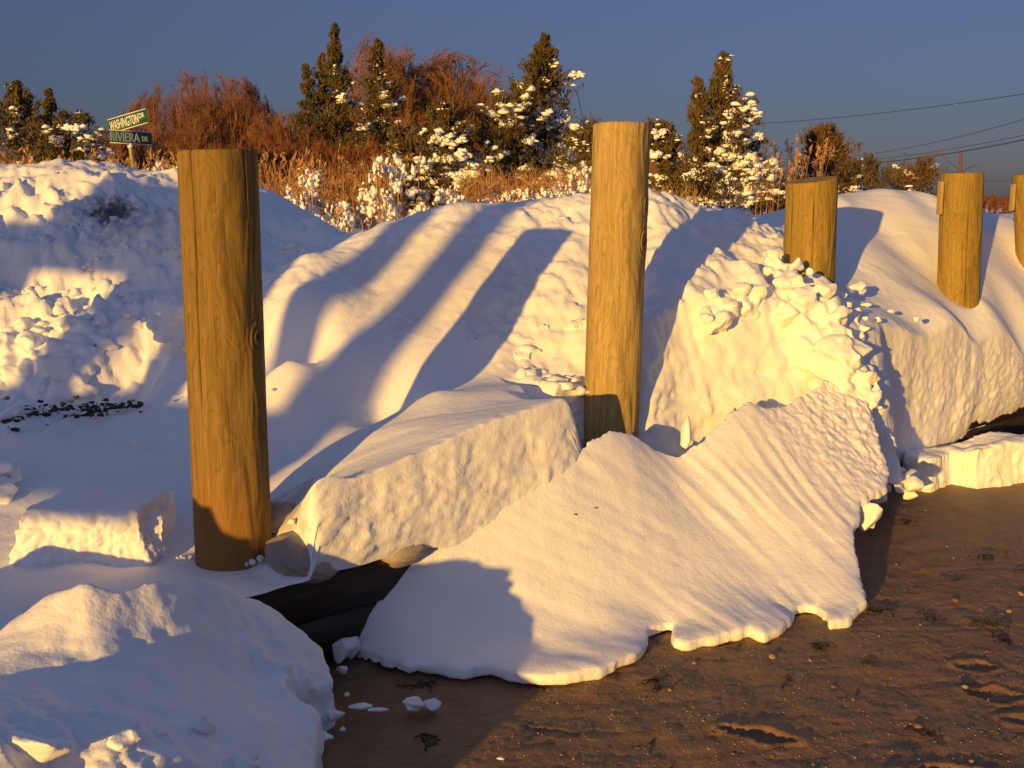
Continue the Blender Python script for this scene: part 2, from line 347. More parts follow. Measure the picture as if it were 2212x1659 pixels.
def make_ground(mat):
    tt = np.concatenate([np.arange(-6, -1.3, .035), np.arange(-1.3, 6.2, .0145), np.arange(6.2, 10, .05)])
    ss = np.concatenate([np.arange(0, 1.8, .0145), np.arange(1.8, 4.2, .02), np.arange(4.2, 8.6, .06)])
    nt = len(tt); T, S = np.meshgrid(tt, ss, indexing='ij')
    edge = .018*fbm(tt*3, 0, 0, 3, 5); lean = .30*sm(tt, 1.7, 2.1)*(1-sm(tt, 3.3, 3.6))+.06*(1-sm(tt, 1.2, 1.5))
    big = .37*sm(tt, 1.41, 1.50)-.22*sm(tt, 2.3, 2.9)-.24*sm(tt, 2.95, 3.25)+.07*sm(tt, 3.45, 3.62); E2 = big[:, None]*np.exp(-(ss[None, :]/.8))
    X = W0[0]+T*WD[0]+(S+E2+edge[:, None]*np.exp(-S*5))*WN[0]; Yy = W0[1]+T*WD[1]+(S+E2+edge[:, None]*np.exp(-S*5))*WN[1]
    H = ground_h(X, Yy)
    # melt hollow round the first post
    pc = at(500, 1215, 3.6)[:2]
    H = H-.03*gauss(X, Yy, pc, .22)
    A_ = (1-sm(T, tw(652)-.02, tw(652)+.03))*(1-sm(S, .12, .45)); H = H*(1-A_)+np.minimum(H, .372)*A_
    H = H-.34*sm(T, 1.27, 1.43)*(1-sm(T, 1.46, 1.6))*(1-sm(S, .15, .42))
    H = np.maximum(H, (.352-.12*sm(tt, .6, 1.1))[:, None])
    # rounded lip at the cut
    H = H-.006*np.exp(-(S/.02))+.010*perlin(T*22, S*22, 0, 36)*np.exp(-S/.05)
    V_top = np.stack([X, Yy, H], -1)
    nf = 46
    zt = H[:, 0]; f = np.linspace(0, 1, nf, endpoint=False)
    zb = (.345-.125*sm(tt, .55, 1.1)-.12*sm(tt, 3.1, 3.4)+.10*sm(tt, 4.3, 5.2)+.02*perlin(tt*7, 0, 0, 8))[:, None]
    Zf = zb+(zt[:, None]-zb)*f[None]
    bul = .008*np.sin(f*math.pi)[None]+lean[:, None]*(1-f[None])-.04*(1-f[None])**4
    off = edge[:, None]+big[:, None]-bul*1.0
    hf = zt[:, None]-zb
    a_ = tt[:, None]-.25*Zf
    rgh = sm(tt, 1.6, 2.1)*(1-sm(tt, 3.4, 3.7)); rough = (.010+.03*rgh[:, None])*fbm(a_*3, Zf*4, 0, 2, 21)+(.009+.010*rgh[:, None])*fbm(a_*9, Zf*13, 0, 2, 24, .6)+.0085*fbm(a_*34, Zf*30, 0, 3, 25, .6)
    rough = rough*np.sin(np.clip(f*1.05, 0, 1)*math.pi)[None]**.3*np.clip(hf/.15, 0, 1)
    off = off+rough
    V_f = np.stack([W0[0]+tt[:, None]*WD[0]+off*WN[0]+0*Zf, W0[1]+tt[:, None]*WD[1]+off*WN[1]+0*Zf, Zf], -1)
    V = np.concatenate([V_f, V_top], 1); nv = V.shape[1]
    Fc = grid_faces(nt, nv)
    V = V.reshape(-1, 3)
    o = newmesh('snow_ground', V, Fc, mat); tag(o, kind='structure'); return o
DIRT = at(238, 455, 6.3)
M_SNOWG = snow_mat('snow_ground', dirt=[(at(242, 458, 6.35), .22, .9, (.05, .042, .04)), (at(300, 500, 6.2), .3, .3, (.25, .23, .22)), (at(940, 590, 5.5), .55, .22, (.45, .40, .33)), (at(640, 1130, 3.7), .3, .5, (.4, .33, .27))])
M_SNOW = snow_mat('snow')
make_ground(M_SNOWG)
def make_field():
    xs = np.concatenate([-np.geomspace(14, 500, 40)[::-1], np.arange(-13, 24, .16), np.geomspace(24.5, 500, 40)]); ys = np.concatenate([np.arange(8.2, 20, .10), np.geomspace(20, 600, 70)])
    X, Yy = np.meshgrid(xs, ys, indexing='ij')
    k = np.clip((Yy-8.2)/1.0, 0, 1)
    Hh = 1.02+.14*sm(Yy, 8.4, 11)+.08*fbm(X*.25, Yy*.25, 0, 2, 51)+.10*billow(X*1.5, Yy*1.5, 0, 3, 55)*sm(Yy, 9, 11)+.02*(Yy-20).clip(0, 40)*.25
    Hh = Hh+.2*gauss(X*0+0, Yy, (0, 13), 3)
    o = newmesh('snow_field', np.stack([X, Yy, Hh], -1).reshape(-1, 3), grid_faces(len(xs), len(ys)), M_SNOW); tag(o, kind='structure')
make_field()
# ------------------------------------------------------------------ sand
def sand_mat():
    t = NT('wet_sand'); n = t.noise(9, 6); g = t.noise(260, 3, rough=.7); g2 = t.noise(620, 2, rough=.8)
    st = t.noise(10, 5, vec=t.map((2.2, 11, 1)))
    c = t.ramp(n, [(.25, (.20, .112, .054)), (.75, (.28, .17, .088))])
    c = t.mix(t.ramp(st, [(.35, (0, 0, 0)), (.75, (.55, .55, .55))]), c, (.12, .072, .045))
    c = t.mix(t.ramp(g, [(.62, (0, 0, 0)), (.74, (.8, .8, .8))]), c, (.085, .055, .036))
    c = t.mix(t.ramp(g2, [(.68, (0, 0, 0)), (.76, (1, 1, 1))]), c, (.55, .40, .25))
    nb = t.bump(g, .55, .004); nb = t.bump(n, .5, .02, nb); nb = t.bump(t.noise(70, 4), .5, .008, nb)
    t.set(Base_Color=c, Roughness=.55, Normal=nb); t.b.inputs['Specular IOR Level'].default_value = .35
    return t.m
PRINTS = []
def sand_h(x, y):
    h = .012*fbm(x*2.2, y*2.2, 0, 3, 61)+.0045*perlin(x*4+y*3, y*20-x*3, 0, 65)+.0034*fbm(x*40, y*40, 0, 3, 66, .65)+.006*fbm(x*9, y*9, 0, 2, 64)
    def foot(cx, cy, ang, L, Wd, dep):
        ca, sa = math.cos(ang), math.sin(ang); u = (x-cx)*ca+(y-cy)*sa; v = -(x-cx)*sa+(y-cy)*ca
        w = Wd*(1+.25*np.cos(u/L*4.5-.6)); rr = np.sqrt((u/L)**2+(v/w)**2)
        rr = rr+.10*perlin(u*30, v*30, 0, 67)
        return -dep*(1-sm(rr, .72, 1.0))+dep*.75*np.exp(-((rr-1.14)/.14)**2)*(1+.6*perlin(x*40, y*40, 0, 68))
    for f in FEET: h = h+foot(*f)
    return h
FEET = []
for (px, py, a, L, Wd, d) in [(1640, 1590, -18, .115, .037, .016), (2110, 1440, -14, .07, .045, .012), (2150, 1500, -15, .09, .05, .012), (2260, 1560, -10, .12, .05, .010), (1190, 1580, -20, .10, .025, .006), (2030, 1672, 3, .13, .04, .018), (2450, 1480, -10, .12, .05, .012), (1850, 1760, -15, .12, .045, .015), (1400, 1750, -15, .12, .045, .012)]:
    c = atz(px, py, 0); FEET.append((c[0], c[1], math.radians(a), L, Wd, d*.8))
def make_sand(mat):
    xs = np.concatenate([-np.geomspace(2, 600, 40)[::-1], np.arange(-1.9, -.62, .03), np.arange(-.6, 3.2, .0085), np.arange(3.22, 6, .04), np.geomspace(6.2, 600, 40)])
    ys = np.concatenate([-np.geomspace(1, 600, 40)[::-1], np.arange(-.9, 1.9, .04), np.arange(1.92, 4.6, .0085), np.arange(4.62, 7.5, .02), np.geomspace(7.6, 600, 40)])
    X, Yy = np.meshgrid(xs, ys, indexing='ij'); near = (np.abs(X) < 6) & (Yy > -1) & (Yy < 8)
    Hh = np.where(near, sand_h(X, Yy), 0)
    # the beach ends at the wall; behind it the sheet dips under the snow
    s = (X-W0[0])*WN[0]+(Yy-W0[1])*WN[1]; Hh = np.where(s > .2, -.15, Hh)
    o = newmesh('sand', np.stack([X, Yy, Hh], -1).reshape(-1, 3), grid_faces(len(xs), len(ys)), mat); tag(o, kind='structure')
make_sand(sand_mat())
#--MARK OBJECTS
# ------------------------------------------------------------------ wooden posts
def wood_mat(name, c1, c2, c3, stain=None, grey=0.0):
    t = NT(name); oc = t.tc.outputs['Object']
    n = t.noise(1.0, 2, vec=t.map((11, 11, 2.6)), rough=.45, dist=.4)
    n2 = t.noise(1.0, 4, vec=t.map((3, 3, .7)), rough=.5)
    fib = t.noise(1.0, 4, vec=t.map((170, 170, 5)), rough=.6); fib2 = t.noise(1.0, 3, vec=t.map((60, 60, 1.6)))
    fr = t.math('FRACT', t.math('MULTIPLY', n, 17.0)); line = t.ramp(fr, [(0.0, (1, 1, 1)), (.10, (.35, .35, .35)), (.26, (0, 0, 0))])
    brk = t.ramp(t.noise(1.0, 3, vec=t.map((22, 22, 9))), [(.38, (0, 0, 0)), (.52, (1, 1, 1))])
    line = t.mix(1.0, line, brk, 'MULTIPLY')
    base = t.mix(t.ramp(n2, [(.3, (0, 0, 0)), (.7, (1, 1, 1))]), c1, c2)
    base = t.mix(t.ramp(fib2, [(.35, (.55, .55, .55)), (.65, (0, 0, 0))]), base, c3)
    base = t.mix(t.ramp(fr, [(.5, (0, 0, 0)), (1.0, (.35, .35, .35))]), base, c3)
    base = t.mix(t.math('MULTIPLY', line, .5), base, tuple(v*.3 for v in c3))
    base = t.mix(t.ramp(fib, [(.3, (.5, .5, .5)), (.55, (0, 0, 0))]), base, tuple(v*.5 for v in c3))
    if stain:
        for (z0, z1, col, amt) in stain:
            sx = t.n('ShaderNodeSeparateXYZ'); t.l(oc, sx.inputs[0])
            z = t.math('ADD', sx.outputs[2], t.math('MULTIPLY_ADD', n2, .9, -.45))
            mr = t.n('ShaderNodeMapRange'); mr.interpolation_type = 'SMOOTHSTEP'; t.l(z, mr.inputs[0]); mr.inputs[1].default_value = z0; mr.inputs[2].default_value = z1; mr.inputs[3].default_value = amt; mr.inputs[4].default_value = 0
            base = t.mix(mr.outputs[0], base, col)
    at_ = t.n('ShaderNodeAttribute'); at_.attribute_name = 'crack'
    base = t.mix(at_.outputs['Fac'], base, tuple(v*.12 for v in c3))
    nb = t.bump(fib, .35, .002); nb = t.bump(fr, .6, .004, nb)
    t.set(Base_Color=base, Roughness=.78, Normal=nb); t.b.inputs['Specular IOR Level'].default_value = .25
    return t.m
M_POST = wood_mat('post_wood', (.31, .20, .055), (.235, .15, .040), (.155, .098, .026), stain=[(.05, .65, (.34, .15, .03), .75)])
M_POST2 = wood_mat('post_wood_pale', (.52, .39, .16), (.44, .32, .12), (.30, .20, .07))
M_POST3 = wood_mat('post_wood_green', (.40, .28, .07), (.33, .225, .05), (.22, .145, .03))
def build_post(base, top, r0, r1, mat, seed, nth=300, nz=240, knots=(), tilt=(0, 0), cracks=9, name='wooden_post', ovalz=0):
    base = np.array(base); top = np.array(top); ax = top-base; H = np.linalg.norm(ax)
    rg = np.random.default_rng(seed)
    th = np.linspace(0, 2*math.pi, nth, endpoint=False)[:, None]; z = np.linspace(0, 1, nz)[None, :]; zz = z*H
    r = (r0+(r1-r0)*z)*(1+.012*np.cos(2*th+seed)+.018*fbm(np.cos(th)*1.5, np.sin(th)*1.5, zz*1.3, 3, seed))+0*th
    # cathedral relief
    n = fbm(np.cos(th)*1.3, np.sin(th)*1.3, zz*1.2+seed, 3, seed+5)
    r = r+.0007*((n*9) % 1.0)
    crack = np.zeros((nth, nz))
    for i in range(cracks):
        t0 = rg.uniform(0, 2*math.pi); a, L = rg.uniform(-.2, .9)*H, rg.uniform(.25, 1.1)*H
        cen = t0+.10*fbm(zz*1.4, i*9., seed, 3, 70)+.012*perlin(zz*25, i*3., 0, 71)
        d = np.abs((th-cen+math.pi) % (2*math.pi)-math.pi)*r0
        w = .0015*rg.uniform(.6, 1.5)*np.clip(np.minimum(zz-a, a+L-zz)/.12, 0, 1)
        m = np.exp(-(d/(w+1e-6))**2)*(w > 1e-5); crack = np.maximum(crack, m)
    for (kt, kz, kr) in knots:
        d = np.hypot(((th-kt+math.pi) % (2*math.pi)-math.pi)*r0, (zz-kz)*.7)
        r = r+.004*np.exp(-(d/(kr*1.8))**2)+.0016*np.sin(d*420)*np.exp(-(d/(kr*2.2))**2)-.008*np.exp(-(d/(kr*.35))**2)
        crack = np.maximum(crack, np.exp(-(d/(kr*.35))**2)); crack = np.maximum(crack, .45*np.exp(-(d/(kr*2))**2)*(np.sin(d*330+2*fbm(th*3+0*zz, zz*9, seed, 2, 6)) > .55))
    r = r-.006*crack-.003*sm(z, .993, 1.0)
    ztop = zz+(r*np.cos(th)*tilt[0]+r*np.sin(th)*tilt[1])*sm(z, .5, 1)
    V = np.stack([r*np.cos(th), r*np.sin(th), ztop], -1)
    # cap rings
    caps = []
    last = V[:, -1]; cc = last.mean(0)
    for f in (.93, .75, .5, .25, .02):
        p = cc+(last-cc)*f; p = p.copy(); p[:, 2] += .003*perlin(p[:, 0]*60, p[:, 1]*60, seed, 9)+.001*np.sin(np.hypot(p[:, 0], p[:, 1])*900); caps.append(p)
    V = np.concatenate([V, np.stack(caps, 1)], 1); nv = V.shape[1]
    Fc = grid_faces(nth, nv, wrap=True)
    o = newmesh(name, V.reshape(-1, 3), Fc, mat)
    at_ = o.data.attributes.new('crack', 'FLOAT', 'POINT'); ca = np.concatenate([crack, np.zeros((nth, 5))], 1).ravel()
    at_.data.foreach_set('value', ca.astype(np.float32))
    o.location = base; o.rotation_euler = Vector(ax).to_track_quat('Z', 'Y').to_euler()
    return o
def post_px(bx, by, Yd, tx, ty, dia, mat, seed, **k):
    b = at(bx, by, Yd); t = at(tx, ty, Yd)
    d = (t-b)/np.linalg.norm(t-b); b2 = b-d*((b[2]-.12)/d[2])
    return build_post(b2, t, dia/2, dia/2*.985, mat, seed, **k)
PG = 'round wooden posts along the bulkhead'
P1 = post_px(506, 1215, 3.6, 469, 324, .252, M_POST, 3, knots=[(-1.9, 1.0, .02)], tilt=(.03, -.03), cracks=12)
tag(P1, 'tallest-looking brown round post nearest the camera, dark at its foot', 'post', PG)
P2 = post_px(1319, 925, 4.85, 1344, 268, .250, M_POST2, 8, knots=[(-1.25, 1.25, .026), (-2.0, 1.27, .03), (-1.1, 1.6, .02), (-1.9, 1.42, .022)], tilt=(-.02, -.02), cracks=7)
tag(P2, 'pale knotty round post rising behind the tip of the big snow slab', 'post', PG)
P3 = post_px(1747, 610, 5.93, 1754, 388, .275, M_POST3, 14, knots=[(-1.9, 1.25, .016)], tilt=(-.09, .12), nth=200, nz=160)
tag(P3, 'short squat post with slanted top beside the lumpy snow heap', 'post', PG)
P4 = post_px(2069, 655, 6.9, 2079, 374, .254, M_POST3, 21, tilt=(0, 0), nth=160, nz=140)
tag(P4, 'square-topped post on the smooth drift with utility pole behind it', 'post', PG)
P5 = post_px(2238, 575, 7.8, 2230, 374, .258, M_POST3, 29, nth=120, nz=100)
tag(P5, 'post cut off by the right edge of the photo', 'post', PG)
def bx(c, s, ang=0.0, sub=0):
    """box verts/faces centre c size s rotated about z"""
    c = np.array(c); s = np.array(s)/2; V = np.array([[x, y, z] for x in (-1, 1) for y in (-1, 1) for z in (-1, 1)])*s
    R = np.array([[math.cos(ang), -math.sin(ang), 0], [math.sin(ang), math.cos(ang), 0], [0, 0, 1]])
    return V@R.T+c, np.array([[0, 1, 3, 2], [4, 6, 7, 5], [0, 4, 5, 1], [2, 3, 7, 6], [0, 2, 6, 4], [1, 5, 7, 3]])
def bevel(o, w=.004, seg=2):
    m = o.modifiers.new('bevel', 'BEVEL'); m.width = w; m.segments = seg; m.limit_method = 'ANGLE'; return o
# small weathered boards nailed to the far posts (parts of the post)
for P, (px, py, Yd) in ((P4, (2031, 428, 6.85)), (P5, (2187, 426, 7.75))):
    c = at(px, py, Yd); hgt = .20 if P is P4 else .18
    inv = P.matrix_basis.inverted()
    V, Fc = bx((0, 0, 0), (.016, .05, hgt), .15); V = V+c
    V = np.array([(inv@Vector(v))[:] for v in V])
    b = newmesh('side_board', V, Fc, M_POST2, P, smooth=False); bevel(b, .002)
    tag(b, 'small rough board nailed to the left side of the post')
# ------------------------------------------------------------------ bulkhead wall of planks
M_DARKWOOD = NT('wet_timber')
_t = M_DARKWOOD
_n = _t.noise(1.0, 5, vec=_t.map((3, 3, 60))); _n2 = _t.noise(14, 5)
_c = _t.ramp(_n, [(.3, (.018, .011, .007)), (.7, (.06, .034, .018))]); _c = _t.mix(_t.ramp(_n2, [(.4, (0, 0, 0)), (.7, (.5, .5, .5))]), _c, (.03, .02, .014))
M_DARKWOOD = _t.set(Base_Color=_c, Roughness=.6, Normal=_t.bump(_n, .6, .008))
def wall_box(t0, t1, s0, s1, z0, z1, n=120, seed=0):
    tt = np.linspace(t0, t1, n); wob = .004*fbm(tt*2, seed, 0, 3, 80+seed)
    prof = [(s0, z0+.004), (s0, z1-.006), (s0+.006, z1), (s1, z1), (s1, z0)]
    V = np.stack([np.stack([W0[0]+tt*WD[0]+(s+wob)*WN[0], W0[1]+tt*WD[1]+(s+wob)*WN[1], z+wob], -1) for s, z in prof], 1)
    Fc = grid_faces(n, 5); close = np.stack([np.arange(n-1)*5+4, np.arange(n-1)*5, (np.arange(n-1)+1)*5, (np.arange(n-1)+1)*5+4], -1)[:, ::-1]
    ends = [np.arange(5)[None], (np.arange(5)+(n-1)*5)[None, ::-1]]
    return V.reshape(-1, 3), [Fc, close]+ends
wall = empty('bulkhead_wall', (W0[0], W0[1], 0)); tag(wall, 'low dark wet timber bulkhead along the beach, half buried in snow', 'bulkhead')
for i, (z0, z1, s0) in enumerate([(.185, .335, .012), (.03, .181, .016), (-.12, .026, .013)]):
    V, Fs = wall_box(-6, 9.5, s0, s0+.07, z0, z1, seed=i); V = V-np.array([W0[0], W0[1], 0]); newmesh('plank', V, Fs, M_DARKWOOD, wall, smooth=False)
# ------------------------------------------------------------------ snow slabs
def slab(name, outline, ctrl, thick, vox, disp=None, mat=None, edge=.03, zmin=-.02, cell=.009, smooth_it=2, lift=None):
    poly = [tuple(p[:2]) for p in outline]; f = tps(list(ctrl)+list(outline), 2e-3)
    P = np.array(poly); x0, y0 = P.min(0)-.03; x1, y1 = P.max(0)+.03
    xs = np.arange(x0, x1, cell); ys = np.arange(y0, y1, cell); X, Yy = np.meshgrid(xs, ys, indexing='ij')
    Xw = X+.012*fbm(X*9, Yy*9, 0, 3, 90)*1.0; Yw = Yy+.012*fbm(X*9+7, Yy*9, 0, 3, 91)
    ins = inpoly(Xw, Yw, poly); D = distpoly(Xw, Yw, poly)
    h = f(X, Yy)-edge*np.exp(-D/.03)
    th = thick(X, Yy, D, h) if callable(thick) else thick
    b = np.maximum(h-th, zmin) if lift is None else np.maximum(h-th, zmin+lift(X, Yy, D))
    h = np.maximum(h, b+.02)
    cells = ins[:-1, :-1] & ins[1:, :-1] & ins[:-1, 1:] & ins[1:, 1:]
    nx, ny = X.shape; idx = np.arange(nx*ny).reshape(nx, ny)
    i, j = np.nonzero(cells)
    q = np.stack([idx[i, j], idx[i+1, j], idx[i+1, j+1], idx[i, j+1]], -1)
    V = np.concatenate([np.stack([X, Yy, h], -1).reshape(-1, 3), np.stack([X, Yy, b], -1).reshape(-1, 3)]); off = nx*ny
    Fs = [q, q[:, ::-1]+off]
    cp_ = np.pad(cells, 1)
    side = []
    for (di, dj, a, bb) in [(-1, 0, (0, 0), (0, 1)), (1, 0, (1, 1), (1, 0)), (0, -1, (1, 0), (0, 0)), (0, 1, (0, 1), (1, 1))]:
        m = cells & ~cp_[1+di:nx+di, 1+dj:ny+dj]; i, j = np.nonzero(m)
        A = idx[i+a[0], j+a[1]]; B = idx[i+bb[0], j+bb[1]]; side.append(np.stack([B, A, A+off, B+off], -1))
    Fs.append(np.concatenate(side))
    used = np.unique(np.concatenate([s.ravel() for s in Fs])); mp = np.zeros(len(V), int); mp[used] = np.arange(len(used))
    o = newmesh(name, V[used], [mp[s] for s in Fs], mat or M_SNOW)
    remesh(o, vox, smooth_it)
    co = get_co(o.data); no = get_no(o.data)
    if disp: set_co(o.data, co+no*disp(co, no)[:, None])
    return o
# centre slab leaning on the bulkhead
F_out = [at(1345, 920, 4.48), at(1280, 943, 4.35), at(1190, 995, 4.19), at(1110, 1040, 4.06), at(1020, 1100, 3.93), at(940, 1160, 3.82), at(850, 1205, 3.75), at(772, 1262, 3.70), at(735, 1305, 3.68), at(724, 1340, 3.68)]
F_out += [atz(px, py, .05) for px, py in [(742, 1385), (790, 1404), (880, 1432), (930, 1428), (1000, 1440), (1060, 1432), (1120, 1450), (1190, 1456), (1290, 1440), (1375, 1408), (1396, 1385), (1404, 1352), (1446, 1342), (1452, 1374), (1480, 1382), (1560, 1366), (1620, 1350), (1650, 1366), (1706, 1335), (1722, 1306), (1765, 1302), (1792, 1338), (1838, 1332)]]
F_out += [atz(1872, 1288, .08), atz(1860, 1240, .11), atz(1856, 1200, .15), atz(1845, 1150, .2), at(1862, 1078, 4.62), at(1914, 1045, 4.76), at(1918, 1010, 4.88), at(1905, 960, 4.98), at(1890, 890, 5.14), at(1862, 842, 5.22), at(1780, 812, 5.2), at(1700, 866, 4.98), at(1650, 872, 4.9), at(1612, 862, 4.86), at(1560, 900, 4.74), at(1520, 935, 4.66), at(1465, 975, 4.58), at(1430, 968, 4.56), at(1390, 945, 4.53)]
F_ctl = [at(1000, 1300, 3.72), at(1200, 1200, 3.92), at(1180, 1380, 3.64)]
FC = atz(1330, 1480, 0)
def F_disp(c, n):
    x, y, z = c.T; up = np.clip(n[:, 2], 0, 1)
    rr = np.hypot(x-FC[0], (y-FC[1])*.8); an = np.arctan2(y-FC[1], x-FC[0])
    right = sm(x, .3, 1.0)
    wob = rr+.05*fbm(x*2, y*2, 0, 2, 101)
    d = up*right*(.009*perlin(wob*6, an*1.3, 0, 102)+.009*perlin(wob*22, an*2.0, 0, 103)*(.4+sm(perlin(x*3, y*3, 0, 99), -.3, .4))+.0035*(.35-np.abs(perlin(wob*34, an*3, 0, 107))))
    u = x*.8-z*.6; v = y*.7+z*.7+.35*x
    d = d+up*(1-right)*(.010*perlin(u*1.3, v*7, 0, 104)+.004*perlin(u*2.5, v*18, 0, 105))
    pc = at(1820, 960, 5.1); k = gauss(x, y, pc, .42)
    d = d+k*(.014*fbm(x*24, y*24, z*24, 3, 108))
    side = 1-sm(n[:, 2], .2, .6)
    d = d+side*(.012*fbm(x*9, y*9, z*9, 2, 106))
    d = d+.011*fbm(x*3.2, y*3.2, z*3.2, 3, 109)
    return d
def F_th(X, Yy, D, h): return .038+.18*sm(D, 0, .3)
SF = slab('snow_slab', F_out, F_ctl, F_th, .0078, F_disp, edge=.012, smooth_it=4, cell=.006)
tag(SF, 'big wind-ribbed snow slab sloping onto the sand from the bulkhead', 'snow slab')
# ridge crests (small snow blades) standing on the slab
# front left mass
G_out = [at(-350, 1240, 2.9), at(0, 1296, 2.85), at(80, 1285, 2.84), at(120, 1262, 2.77), at(160, 1238, 2.72), at(240, 1238, 2.74), at(330, 1226, 2.84), at(440, 1222, 3.0), at(500, 1246, 3.08), at(560, 1280, 3.22), at(620, 1315, 3.22), at(668, 1350, 3.22), at(700, 1380, 3.2), at(722, 1420, 3.16), at(728, 1455, 3.1), at(700, 1475, 3.05), at(672, 1470, 3.0),
         at(650, 1490, 2.93), at(690, 1510, 2.86), at(694, 1560, 2.78), at(684, 1610, 2.70), at(690, 1659, 2.62), at(700, 1760, 2.45), at(600, 1900, 2.2), at(300, 2100, 1.9), at(-300, 2100, 1.8), at(-900, 1900, 1.9), at(-900, 1400, 2.5)]
G_ctl = [at(150, 1320, 2.64), at(300, 1320, 2.73), at(450, 1310, 2.92), at(560, 1370, 3.03), at(100, 1420, 2.52), at(300, 1420, 2.62), at(500, 1450, 2.83), at(620, 1430, 2.98), at(0, 1500, 2.28), at(200, 1520, 2.38), at(400, 1540, 2.5), at(560, 1560, 2.62), at(50, 1630, 2.0), at(60, 1565, 2.12), at(150, 1585, 2.15), at(260, 1600, 2.2), at(300, 1655, 2.15), at(500, 1650, 2.42), at(620, 1640, 2.58), at(650, 1560, 2.76), at(100, 1900, 2.0), at(-400, 1500, 2.4)]
def G_th(X, Yy, D, h): return .5
def G_disp(c, n):
    x, y, z = c.T; up = np.clip(n[:, 2], 0, 1); side = 1-sm(n[:, 2], .3, .7)
    d = .018*fbm(x*3.5, y*3.5, z*3, 3, 111)+.007*fbm(x*14, y*14, z*14, 3, 115)+side*.012*fbm(x*12, y*12, z*12, 3, 112)
    u = x*.55-y*.83; v = x*.83+y*.55
    pk = gauss(x, y, at(350, 1290, 3.05), .35)
    d = d+pk*up*.011*perlin(v*14, u*2.2, 0, 113)
    lm = gauss(x, y, at(150, 1600, 2.15), .22)+gauss(x, y, at(300, 1590, 2.25), .12)+gauss(x, y, at(620, 1480, 2.95), .12)
    return d+np.clip(lm, 0, 1)*.022*billow(x*10, y*10, z*10, 3, 114)
SG = slab('snow_slab', G_out, G_ctl, G_th, .010, G_disp, cell=.011)
tag(SG, 'thick shaded snow mass filling the lower left corner of the beach', 'snow slab')
# cut block behind it
def block(name, c, size, ang, seed, vox=.007, amp=.012, mat=None, tilt=(0, 0), taper=.85):
    n = 14; g = np.linspace(-1, 1, n)
    P = []
    bm_v, bm_f = bx((0, 0, 0), (1, 1, 1))
    V = bm_v.copy(); V[:, :2] *= np.where(V[:, 2:3] > 0, taper, 1.0)
    rg = np.random.default_rng(seed); V = V+rg.normal(0, .05, V.shape)
    V = V*np.array(size)
    R = np.array(Euler((tilt[0], tilt[1], ang)).to_matrix()); V = V@R.T
    o = newmesh(name, V+np.array(c), bm_f, mat or M_SNOW)
    remesh(o, vox, 3)
    co = get_co(o.data); no = get_no(o.data); x, y, z = co.T
    sd_ = 1-sm(no[:, 2], .5, .85)
    dd = amp*(fbm(x*6+seed, y*6, z*6, 3, seed)+sd_*.8*billow(x*22, y*22, z*22, 3, seed+3))
    co = co+no*dd[:, None]; c = np.array(c); co = co-c; set_co(o.data, co); o.location = c
    return o
hb = at(205, 1170, 3.62)
tag(block('snow_block', (hb[0]-.0, hb[1]+.05, .45), (.47, .34, .21), .05, 5, amp=.016, taper=.9), 'broad cut block of snow left of the nearest post, front face sunlit', 'snow block')
tag(block('snow_block', at(325, 1150, 3.62)+np.array([0, 0, -.01]), (.09, .09, .13), .4, 6, amp=.01), 'small upright snow block against the right end of the broad block', 'snow block')
def heap(name, C, R, vox=.011, amp=.012, seed=0, mat=None, sq=(1, 1, .85), rough=.35, fr=1.0, sm_=4):
    C = np.array(C); R = np.array(R)[:, None]*np.array(sq)[None]
    V, Fc = chunks(C, R*1.12, seed); o = newmesh(name, V, Fc, mat or M_SNOW); remesh(o, vox, sm_)
    co = get_co(o.data); no = get_no(o.data); x, y, z = co.T
    co = co+no*(amp*(1.3*fbm(x*7*fr, y*7*fr, z*7*fr, 4, seed+1)+.25*billow(x*28*fr, y*28*fr, z*28*fr, 2, seed+5)))[:, None]; set_co(o.data, co); return o
def scatter_line(pts, n, jit, rj=.5, rg=None):
    """pts list of (px,py,Y,r)"""
    rg = rg or np.random.default_rng(1); P = np.array([[*at(a, b, c), r] for a, b, c, r in pts]); k = rg.uniform(0, len(P)-1, n); i = k.astype(int); f = (k-i)[:, None]
    Q = P[i]*(1-f)+P[np.minimum(i+1, len(P)-1)]*f; C = Q[:, :3]+rg.normal(0, 1, (n, 3))*Q[:, 3:4]*jit; r = Q[:, 3]*rg.uniform(1-rj, 1, n)
    return C, r
rg = np.random.default_rng(12)
C, R = scatter_line([(1660, 555, 5.75, .05), (1700, 590, 5.62, .065), (1740, 640, 5.5, .075), (1780, 690, 5.40, .08), (1810, 740, 5.32, .085), (1830, 790, 5.26, .085), (1850, 850, 5.25, .07), (1880, 880, 5.25, .05)], 210, .55, .8, rg)
C2, R2 = scatter_line([(1700, 640, 5.45, .10), (1760, 700, 5.38, .12), (1810, 760, 5.34, .14), (1830, 830, 5.38, .12), (1850, 900, 5.4, .1)], 60, .35, .4, rg)
C3, R3 = scatter_line([(1790, 640, 5.75, .03), (1830, 680, 5.6, .04), (1860, 740, 5.45, .04)], 30, .9, .6, rg)
C2[:, 2] -= .06; C[:, 2] -= .02; C = np.concatenate([C, C2, C3]); R = np.concatenate([R, R2, R3])
tag(heap('snow_heap', C, R, .009, .013, 130, sm_=8), 'lumpy heap of snow chunks spilling forward from the squat post', 'snow heap')
C, R = scatter_line([(1530, 615, 5.32, .04), (1560, 650, 5.28, .05), (1540, 690, 5.2, .05), (1600, 640, 5.35, .05), (1650, 640, 5.4, .06)], 70, .5, .6, rg); C[:, 2] -= .035
tag(heap('snow_heap', C, R, .009, .006, 140, sm_=3), 'small lumpy heap topping the cut snow between pale post and squat post', 'snow heap')
